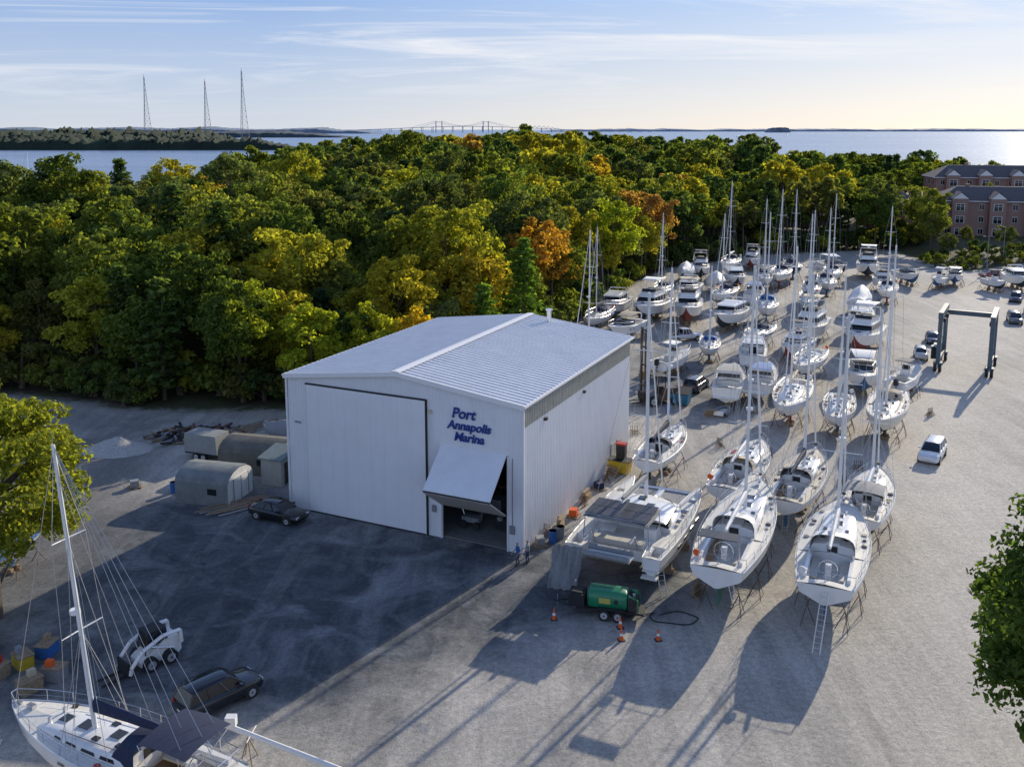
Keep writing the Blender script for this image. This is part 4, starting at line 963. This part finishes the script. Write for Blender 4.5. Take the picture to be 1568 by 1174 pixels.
# grey boat hull under a cover beside the sheds
motor(-20.6,84.5,155,6.5,2.3,'wrap',canvas=grey_c,bot=af_black,name='covered_motorboat')
b=MB()
for k in range(90):
    a=random.random()*6.28; r=random.random()**.6*2.6; z=.1+.9*(1-r/2.8)*random.random()
    b.box((r*1.9*math.cos(a),r*math.sin(a),z),(random.uniform(.4,2.4),random.uniform(.1,.35),random.uniform(.06,.25)),random.choice((wood,dark,rust,grey_c,dark)),rz=random.random()*3,ry=random.uniform(-.3,.3))
b.obj('debris_pile',(-31,89.5,0),smooth=False)
for i in range(2):
    b=MB()
    for j in range(9): b.box((random.uniform(-.4,.4),-.8+j*.2,.12+.1*(j%3)),(random.uniform(3,6),.1,.08),wood if j%3 else alu,rz=random.uniform(-.08,.08))
    b.obj('lumber_pile',[(-22.0,71.6,0),(-26,92,0)][i],R([35,50][i]),smooth=False)
b=MB(); pts=[];n=26
for j in range(n):
    for i in range(n):
        x=(i/(n-1)-.5)*2;y=(j/(n-1)-.5)*2; r=math.hypot(x,y); pts.append((x*3.4,y*2.4,1.35*max(0,1-r)**1.1*(1+.2*noise.noise(Vector((x*3,y*3,0))))-.03+.05*random.random()*(r<.95)))
b.add(pts,[(j*n+i,j*n+i+1,(j+1)*n+i+1,(j+1)*n+i) for j in range(n-1) for i in range(n-1)],M('gravel_pile',(.45,.43,.40),.9,var=.3,scale=6,bump=.6)); b.obj('gravel_pile',(-37.5,85.5,0),ang=80)
def dinghy(x,y,a,m):
    b=MB(); P=[(-1.5,.65),(-.5,.7),(.7,.6),(1.4,.3),(1.7,0),(1.4,-.3),(.7,-.6),(-.5,-.7),(-1.5,-.65)]
    b.path([(px,py,.35) for px,py in P],.2,m,n=10); b.box((-.1,0,.2),(2.8,1.0,.06),gel); b.box((-1.4,0,.4),(.06,1.1,.5),gel); b.obj('inflatable_dinghy',(x,y,0),R(a),ang=50)
dinghy(22.5,97,60,grey_c); dinghy(-31,51,120,grey_c)
for i in range(5):
    b=MB(); b.box((0,0,.35),(1.1,.8,.7),[wood,yel,bluec,wood,grey_c][i]); b.box((0,0,.74),(1.2,.9,.06),wood); b.box((.2,.1,.95),(.4,.3,.35),[redp,grey_c,wood,tan_c,orange][i]); b.obj('storage_crate',(-28.5+i*.8,48+(i%3)*1.6-i*.4,0),random.random()*3,smooth=False)

# ---------------------------------------------------------------- people
skin=M('skin',(.45,.28,.2),.6,var=.05); hair=M('hair',(.05,.035,.025),.8); jean=M('denim',(.04,.07,.14),.85,var=.15)
def person(x,y,ang,shirt,stride=.15,armf=.2):
    J=[(0,0,.95),(0,0,1.15),(0,0,1.38),(.01,0,1.5),(.02,0,1.58),(.03,0,1.70)]; E=[(0,1),(1,2),(2,3),(3,4),(4,5)]; rad=[(.15,.11),(.14,.10),(.17,.11),(.055,.055),(.085,.075),(.08,.075)]
    for s in(-1,1):
        k=len(J); J+=[(0,s*.1,.88),(.05+s*stride*.6,s*.1,.50),(s*stride-.02,s*.11,.08),(s*stride+.15,s*.12,.04)]; rad+=[(.10,.09),(.06,.06),(.045,.045),(.045,.035)]; E+=[(0,k),(k,k+1),(k+1,k+2),(k+2,k+3)]
        k=len(J); J+=[(0,s*.2,1.40),(-.02-s*stride*.4,s*.25,1.12),(.12-s*armf*.5+armf*.5,s*.24,.90),(.17-s*armf*.5+armf*.5,s*.235,.80)]; rad+=[(.06,.055),(.045,.042),(.032,.03),(.035,.02)]; E+=[(2,k),(k,k+1),(k+1,k+2),(k+2,k+3)]
        h=k+3
        for f in range(4):
            b0=J[h]; q=len(J); J+=[(b0[0]+.015*(f-1.5),b0[1],b0[2]-.05),(b0[0]+.017*(f-1.5)+.01,b0[1]-s*.008,b0[2]-.10+.006*abs(f-1.5))]; rad+=[(.009,.009),(.007,.007)]; E+=[(h,q),(q,q+1)]
        q=len(J); J.append((J[h][0]+.05,J[h][1],J[h][2]-.02)); rad.append((.01,.01)); E.append((h,q))
    me=bpy.data.meshes.new('body'); me.from_pydata(J,E,[]); o=bpy.data.objects.new('tmp',me); col.objects.link(o)
    o.modifiers.new('s','SKIN')
    for i,sv in enumerate(me.skin_vertices[0].data): sv.radius=rad[i]; sv.use_root=(i==0)
    o.modifiers.new('u','SUBSURF').levels=2
    dg=bpy.context.evaluated_depsgraph_get(); ev=o.evaluated_get(dg); m2=bpy.data.meshes.new_from_object(ev); bpy.data.objects.remove(o)
    for m in(jean,shirt,skin,hair,black): m2.materials.append(m)
    for p in m2.polygons:
        c=p.center; p.use_smooth=True
        p.material_index=4 if c.z<.1 else 0 if (c.z<.98 and abs(c.y)<.19) else 3 if (c.z>1.68 or (c.z>1.56 and c.x<0)) else 2 if (c.z>1.47 or (abs(c.y)>.19 and c.z<1.12)) else 1
    o=bpy.data.objects.new('person',m2); col.objects.link(o); o.location=(x,y,0); o.rotation_euler=(0,0,R(ang))
    b=MB(); b.tube((.1,0,1.65),(.135,0,1.63),.016,skin,r1=.012,n=5)
    for s in(-1,1): b.box((.105,s*.033,1.665),(.012,.022,.01),dark); b.box((.02,s*.085,1.64),(.03,.02,.05),skin)
    b.box((.1,0,1.60),(.012,.04,.008),redp); f=b.obj('face',parent=o)
person(.4,61.6,200,bluec); person(1.1,61.9,160,M('shirt_grey',(.3,.32,.34),.8),.05,.4)

# ---------------------------------------------------------------- buildings right
brick=bpy.data.materials.new('brick'); brick.use_nodes=True; nt=brick.node_tree; L_=nt.links.new; P=nt.nodes['Principled BSDF']; tc=nd(nt,'ShaderNodeTexCoord'); bt=nd(nt,'ShaderNodeTexBrick'); bt.inputs['Scale'].default_value=5; bt.inputs['Mortar Size'].default_value=.008
bt.inputs['Color1'].default_value=(.45,.14,.09,1); bt.inputs['Color2'].default_value=(.36,.105,.07,1); bt.inputs['Mortar'].default_value=(.35,.22,.18,1); L_(tc.outputs['Object'],bt.inputs['Vector']); L_(bt.outputs['Color'],P.inputs['Base Color']); P.inputs['Roughness'].default_value=.85
shing=M('roof_shingle',(.11,.10,.105),.9,var=.25,scale=3,bump=.3)
def apartment(x,y,ang,Lx,Dy,st,nm='brick_apartment_building',wallm=brick,z=0):
    b=MB(); fh=3.2; H=st*fh
    b.box((0,Dy/2,H/2),(Lx,Dy,H),wallm)
    n=max(2,int(Lx/3.6))
    for s in range(st):
        for side_ in(0,1):
            for k in range(n):
                xx=-Lx/2+(k+.5)*Lx/n; zz=s*fh+1.6; yy=-.02 if side_==0 else Dy+.02; d=-1 if side_==0 else 1
                b.box((xx,yy,zz),(1.3,.08,1.6),trim); b.box((xx-.31,yy+d*.04,zz),(.54,.06,1.4),glass); b.box((xx+.31,yy+d*.04,zz),(.54,.06,1.4),glass)
        for k in range(max(2,int(Dy/4))):
            yy=(k+.5)*Dy/max(2,int(Dy/4))
            for sx_ in(-1,1): b.box((sx_*(Lx/2+.02),yy,s*fh+1.6),(.08,1.3,1.6),trim); b.box((sx_*(Lx/2+.06),yy,s*fh+1.6),(.06,1.1,1.4),glass)
    for k in range(max(1,int(Lx/9))):
        xx=-Lx/2+4.5+k*9
        b.box((xx,-.9,H/2+.3),(3.8,1.8,H+.6),wallm)
        b.add([(xx-2.2,-2.0,H+.6),(xx+2.2,-2.0,H+.6),(xx,-2.0,H+2.4),(xx-2.2,5,H+.6),(xx+2.2,5,H+.6),(xx,5,H+2.4)],[(0,2,5,3),(1,4,5,2)],shing); b.add([(xx-2,-1.85,H+.6),(xx+2,-1.85,H+.6),(xx,-1.85,H+2.2)],[(0,1,2)],trim)
        for s in range(st):
            b.box((xx,-1.84,s*fh+1.6),(2.2,.08,1.9),trim); b.box((xx,-1.9,s*fh+1.6),(1.9,.06,1.7),glass); b.box((xx,-1.94,s*fh+1.6),(.08,.05,1.7),trim); b.box((xx,-1.94,s*fh+1.9),(1.9,.05,.08),trim)
    e=.7
    b.hexa([(-Lx/2-e,-e,H),(Lx/2+e,-e,H),(Lx/2+e,Dy+e,H),(-Lx/2-e,Dy+e,H)],[(-Lx/2+Dy*.35,Dy*.45,H+3.4),(Lx/2-Dy*.35,Dy*.45,H+3.4),(Lx/2-Dy*.35,Dy*.55,H+3.4),(-Lx/2+Dy*.35,Dy*.55,H+3.4)],shing)
    b.box((0,Dy/2,H-.1),(Lx+2*e,Dy+2*e,.22),trim)
    for k in range(2): b.box((Lx*(.25-.5*k),Dy*.6,H+2.8),(1,1,2.4),wallm)
    return b.obj(nm,(x,y,z),R(ang),smooth=False)
apartment(128,243,-14,32,14,3,z=2)
apartment(148,280,-10,42,14,4,z=3)
apartment(110,264,10,14,12,2,'brick_townhouse',z=2.4)
siding=M('house_siding',(.5,.48,.44),.8,var=.05)
apartment(118,330,10,16,11,2,'shingled_house',siding,3); apartment(80,408,0,18,11,3,'waterfront_house',siding,4); apartment(103,300,20,12,9,2,'shingled_house',siding,3)
for x,y in((100,196),(108,205),(62,214)):
    b=MB(); b.tube((0,0,0),(0,0,7.5),.09,grey_c,r1=.06,n=8); b.tube((0,0,7.4),(1.1,0,7.6),.04,grey_c); b.box((1.3,0,7.58),(.6,.25,.12),grey_c); b.obj('street_lamp',(x,y,terr(x,y)),R(200))

# ---------------------------------------------------------------- trees
leafm=bpy.data.materials.new('foliage'); leafm.use_nodes=True; nt=leafm.node_tree; L_=nt.links.new
for n in list(nt.nodes): nt.nodes.remove(n)
oi=nd(nt,'ShaderNodeObjectInfo'); ge=nd(nt,'ShaderNodeNewGeometry'); out=nd(nt,'ShaderNodeOutputMaterial')
v=mr(ge.outputs['Random Per Island'],0,1,.7,1.75)
cl=nd(nt,'ShaderNodeVectorMath',operation='SCALE'); L_(oi.outputs['Color'],cl.inputs[0]); L_(v,cl.inputs['Scale'])
c=cl.outputs[0]
df=nd(nt,'ShaderNodeBsdfDiffuse'); L_(c,df.inputs['Color']); trn=nd(nt,'ShaderNodeBsdfTranslucent'); L_(mx(1.0,c,(1.95,1.85,.7),'MULTIPLY'),trn.inputs['Color'])
ms=nd(nt,'ShaderNodeMixShader'); ms.inputs[0].default_value=.5; L_(df.outputs[0],ms.inputs[1]); L_(trn.outputs[0],ms.inputs[2]); L_(ms.outputs[0],out.inputs['Surface'])
bark=M('bark',(.12,.09,.065),.95,var=.3,scale=4)
def quads(C,Nn,S,asp=1.6):
    n=len(C); Nn=Nn/np.linalg.norm(Nn,axis=1,keepdims=True)
    r=np.random.normal(size=(n,3)); U=np.cross(Nn,r); U/=np.linalg.norm(U,axis=1,keepdims=True); W_=np.cross(Nn,U)
    S=S[:,None]; a=U*S*asp*.5; b_=W_*S*.5
    return np.stack([C-a,C-b_*.9+a*.1,C+a,C+b_*.9+a*.1],1).reshape(-1,3)
def tree_mesh(name,wood_mb,Q):
    nv=len(wood_mb.v); V=np.vstack([np.array(wood_mb.v,dtype=float),Q]); nq=len(Q)//4
    F=list(wood_mb.f)+(np.arange(nq*4).reshape(-1,4)+nv).tolist()
    me=bpy.data.meshes.new(name); me.from_pydata(V.tolist(),[],F); me.materials.append(bark); me.materials.append(leafm)
    me.polygons.foreach_set('material_index',[0]*len(wood_mb.f)+[1]*nq); me.update(); return me
def decid(seed,H=18,Rc=5.2,z0=5.0,lobes=64,per=100,leaf=.42,lr=(.9,1.9),bul=1.0):
    rs=np.random.RandomState(seed); b=MB(); cz=(H+z0)/2; hz=(H-z0)/2
    lean=rs.normal(0,.4,2)
    b.tube((0,0,-.3),(lean[0]*.5,lean[1]*.5,z0),.34,bark,r1=.25,n=8); b.tube((lean[0]*.5,lean[1]*.5,z0),(lean[0],lean[1],H*.8),.25,bark,r1=.06,n=6)
    C=[];Nn=[];S=[]
    az0=rs.rand()*6
    for i in range(lobes):
        u=rs.uniform(-.85,1); a=rs.rand()*2*math.pi; rr=math.sqrt(max(0,1-u*u)); k=rs.uniform(.45,.98)**.6
        if rs.rand()<.12: k*=1.12
        bulge=1+bul*(.22*math.sin(a*2+az0)+.12*math.sin(a*3+seed))
        p=np.array([Rc*rr*k*math.cos(a)*bulge,Rc*rr*k*math.sin(a)*bulge,cz+hz*u*k*(.94 if u>0 else .8)])
        p[:2]+=lean*.7
        r=rs.uniform(*lr)*(1.0 if u<.6 else .8)
        if i%6==0:
            zc=max(z0*.8,p[2]-rs.uniform(1.5,4)); b.tube((lean[0]*.6,lean[1]*.6,zc),tuple(p),.11,bark,r1=.03,n=4,cap=False)
        d=rs.normal(size=(per,3)); d[:,2]+=.35; d/=np.linalg.norm(d,axis=1,keepdims=True)
        q=p+d*r*rs.uniform(.55,1.15,(per,1))*np.array([1,1,.72]); C.append(q); Nn.append(d+rs.normal(0,.6,(per,3))+np.array([0,0,.3])); S.append(leaf*rs.uniform(.55,1.35,per))
    return tree_mesh('deciduous_%d'%seed,b,quads(np.vstack(C),np.vstack(Nn),np.concatenate(S)))
def pine(seed,H=19,Rb=4.6,z0=3.5,leaf=.5,dens=1.0):
    rs=np.random.RandomState(seed); b=MB(); b.tube((0,0,-.3),(0,0,H*.98),.28,bark,r1=.03,n=7); C=[];Nn=[];S=[]
    z=z0
    while z<H-.4:
        f=(H-z)/(H-z0); Rr=Rb*(f**.6)*rs.uniform(.7,1.1)*(1 if z>z0+1.5 else .7); nb=rs.randint(4,8); a0=rs.rand()*6
        for k in range(nb):
            a=a0+k*2*math.pi/nb+rs.normal(0,.25); l=Rr*rs.uniform(.55,1.15); dz=rs.uniform(-.05,.25)*l
            tip=np.array([l*math.cos(a),l*math.sin(a),z+dz]); b.tube((0,0,z),tuple(tip),.05,bark,r1=.015,n=3,cap=False)
            m=int(dens*(14+26*l/Rb*1.3)); t=rs.uniform(.25,1.05,m)[:,None]; P=np.array([0,0,z])*(1-t)+tip*t
            P+=rs.normal(0,1,(m,3))*np.array([.4,.4,.15])*(.5+.7*(1-t)); C.append(P); Nn.append(rs.normal(0,.5,(m,3))+np.array([.25*math.cos(a),.25*math.sin(a),1])); S.append(leaf*rs.uniform(.6,1.3,m))
        z+=rs.uniform(.55,1.1)*(.6+.5*f)
    return tree_mesh('pine_%d'%seed,b,quads(np.vstack(C),np.vstack(Nn),np.concatenate(S),1.9))
DEC=[decid(11),decid(12,17,5.8,4.5),decid(13,20,5.0,6),decid(14,16,5.0,4,55),decid(15,19,6.2,5.5,76),decid(16,15,4.4,3.5,50)]
FAR=[decid(51,18,5.4,7,42,52,.68),decid(52,17,6.0,7,46,52,.70),decid(53,19,5.2,8,42,52,.66),decid(54,17,5.6,7,44,52,.68)]
PIN=[pine(21),pine(22,20,4.8,6),pine(23,16,4.6,2)]
FPIN=[pine(24,19,4.8,7,.75,.5)]
GREENS=[(.085,.12,.030),(.105,.14,.035),(.13,.16,.035),(.065,.10,.035),(.15,.175,.04),(.09,.115,.045),(.12,.13,.04)]
YG=[(.22,.23,.035),(.26,.245,.035)]; AUT=[(.34,.25,.04),(.28,.19,.05),(.30,.26,.04)]
PG=[(.05,.085,.04),(.075,.115,.045),(.09,.13,.04)]
forest=bpy.data.objects.new('forest',None); col.objects.link(forest)
def put(me,x,y,s,cl,name,par=None,sz=1):
    o=bpy.data.objects.new(name,me); col.objects.link(o); o.location=(x,y,terr(x,y)); o.scale=(s,s,s*sz); o.rotation_euler=(0,0,random.random()*6.28); o.color=(*cl,1)
    if par: o.parent=par
    return o
cnt=0
y=97
rng=random.Random(3)
while y<475:
    st=6.4 if y<170 else 7.6 if y<250 else 9
    x=-165
    while x<165:
        px=x+rng.uniform(-2.6,2.6); py=y+rng.uniform(-2.6,2.6)
        x+=st
        ny=near_y(px)
        if px>98: ny=300
        if py<ny+1.5 or py>far_y(px)-3: continue
        if abs(px)/py>.64 or (px<-150): continue
        if abs(px-80)<14 and abs(py-412)<13: continue
        if px>92 and abs(px-118)<14 and abs(py-334)<12: continue
        edge=py-ny<14 and px<98
        r=rng.random(); cl=rng.choice(GREENS)
        if r<.20: cl=rng.choice(YG)
        elif r<(.27 if px<-40 and py<150 else .225): cl=rng.choice(AUT)
        bm=rng.uniform(.8,1.2); cl=tuple(q*bm for q in cl)
        k=.5+.5*noise.noise(Vector((px*.03,py*.03,3)))
        s=rng.uniform(.76,1.16)*(.85+.3*k)
        if st==9: s*=1.08
        if edge: s*=rng.uniform(.72,.95)
        if px>100: s*=.8
        if -20<px<-2 and py<118: s*=.82
        fr=py>205
        if rng.random()<(.10 if px<20 else .22):
            me=rng.choice(FPIN if fr else PIN); nm='pine_tree'; cl=rng.choice(PG); s*=.92
        else: me=rng.choice(FAR if fr else DEC); nm='deciduous_tree'
        put(me,px,py,s,cl,nm,None if edge else forest,rng.uniform(.9,1.1)); cnt+=1
    y+=st
SH=[decid(31,4.2,2.4,.4,26,70,.32,(.6,1.0)),decid(32,3.2,2.0,.3,20,70,.3,(.5,.9))]
under=bpy.data.objects.new('forest_understory',None); col.objects.link(under)
for i in range(150):
    px=rng.uniform(-110,105); py=near_y(px)+rng.uniform(-1,8)
    put(rng.choice(SH),px,py,rng.uniform(.7,1.5),rng.choice(GREENS+YG[:1]),'shrub',under)
for x,y,s in((101,226,.75),(104,236,.8),(94,238,1),(108,222,.35),(136,228,.5),(90,232,.8),(108,250,.6),(146,230,.7),(100,214,.35),(112,212,.35),(135,268,.8),(165,262,1),(140,300,1.1)):
    put(rng.choice(DEC),x,y,s,rng.choice(GREENS),'deciduous_tree')
for i in range(60): put(rng.choice(SH),rng.uniform(93,145),rng.uniform(197,218),rng.uniform(.35,.8),rng.choice(GREENS),'shrub')
for x,y,s,cl,me in((-22,99,.72,(.24,.27,.03),DEC[3]),(-16,101,.72,(.25,.27,.03),DEC[5]),(-10.5,103,.68,(.38,.29,.03),DEC[5]),(4,140,.95,(.34,.20,.04),DEC[0]),(-6,122,.9,(.32,.27,.04),DEC[1]),(28,196,.95,(.28,.17,.06),DEC[4]),(18,168,.9,(.22,.26,.03),DEC[2]),(-62,106,.7,(.27,.24,.03),DEC[3]),(-30,103,.8,(.21,.24,.03),DEC[1]),(-3.5,112,.75,(.11,.18,.04),PIN[2]),(1.5,122,.85,(.11,.18,.04),PIN[0]),(-27,118,.95,(.26,.26,.04),DEC[4]),(-14,112,.85,(.27,.24,.03),DEC[0])):
    put(me,x,y,s,cl,'pine_tree' if me in PIN else 'deciduous_tree')
N1=decid(41,16.6,4.7,2.0,155,240,.22,(.7,1.35),.35); put(N1,25.2,37.6,1,(.065,.105,.03),'deciduous_tree').rotation_euler=(0,0,0)
N2=decid(42,15.0,5.0,2.0,150,200,.22,(.7,1.25),.3); put(N2,-32.0,54.5,1,(.19,.21,.035),'deciduous_tree')
print('trees',cnt)

for x,y,h in((-352,690,15),(-372,700,4),(1500,5200,14),(640,2600,10),(900,3800,10),(1900,6000,16)):
    b=MB(); k=1 if y<1500 else 1.6
    hull(b,11*k,3.4*k,-.8,-.1,1.0*k,.4,af_blue,gel,gel,deckm)
    b.frus(-2*k,2.5*k,1.1*k,.8*k,1.0*k,1.9*k,gel,rf=.8,ti=.1)
    if h>11: b.tube((.8,0,1),(.8,0,h),.16,mastm,n=5); b.tube((.8,0,2.4),(-4,0,2.5),.16,white_c); b.tube((5.3,0,1.2),(.8,0,h),.08,wirem,n=3)
    b.obj('moored_boat',(x,y,-1.4),random.random()*6)

# ---------------------------------------------------------------- camera
cam=bpy.data.cameras.new('camera'); co=bpy.data.objects.new('camera',cam); col.objects.link(co)
cam.sensor_width=36; cam.lens=1440/1568*36; cam.shift_y=-160/1568; cam.clip_end=90000; cam.clip_start=.5
co.location=(0,0,30); co.rotation_euler=(math.pi/2-math.atan(229/1440.),0,0); sc.camera=co
sc.view_settings.view_transform='Standard'; sc.view_settings.look='None'; sc.view_settings.exposure=0
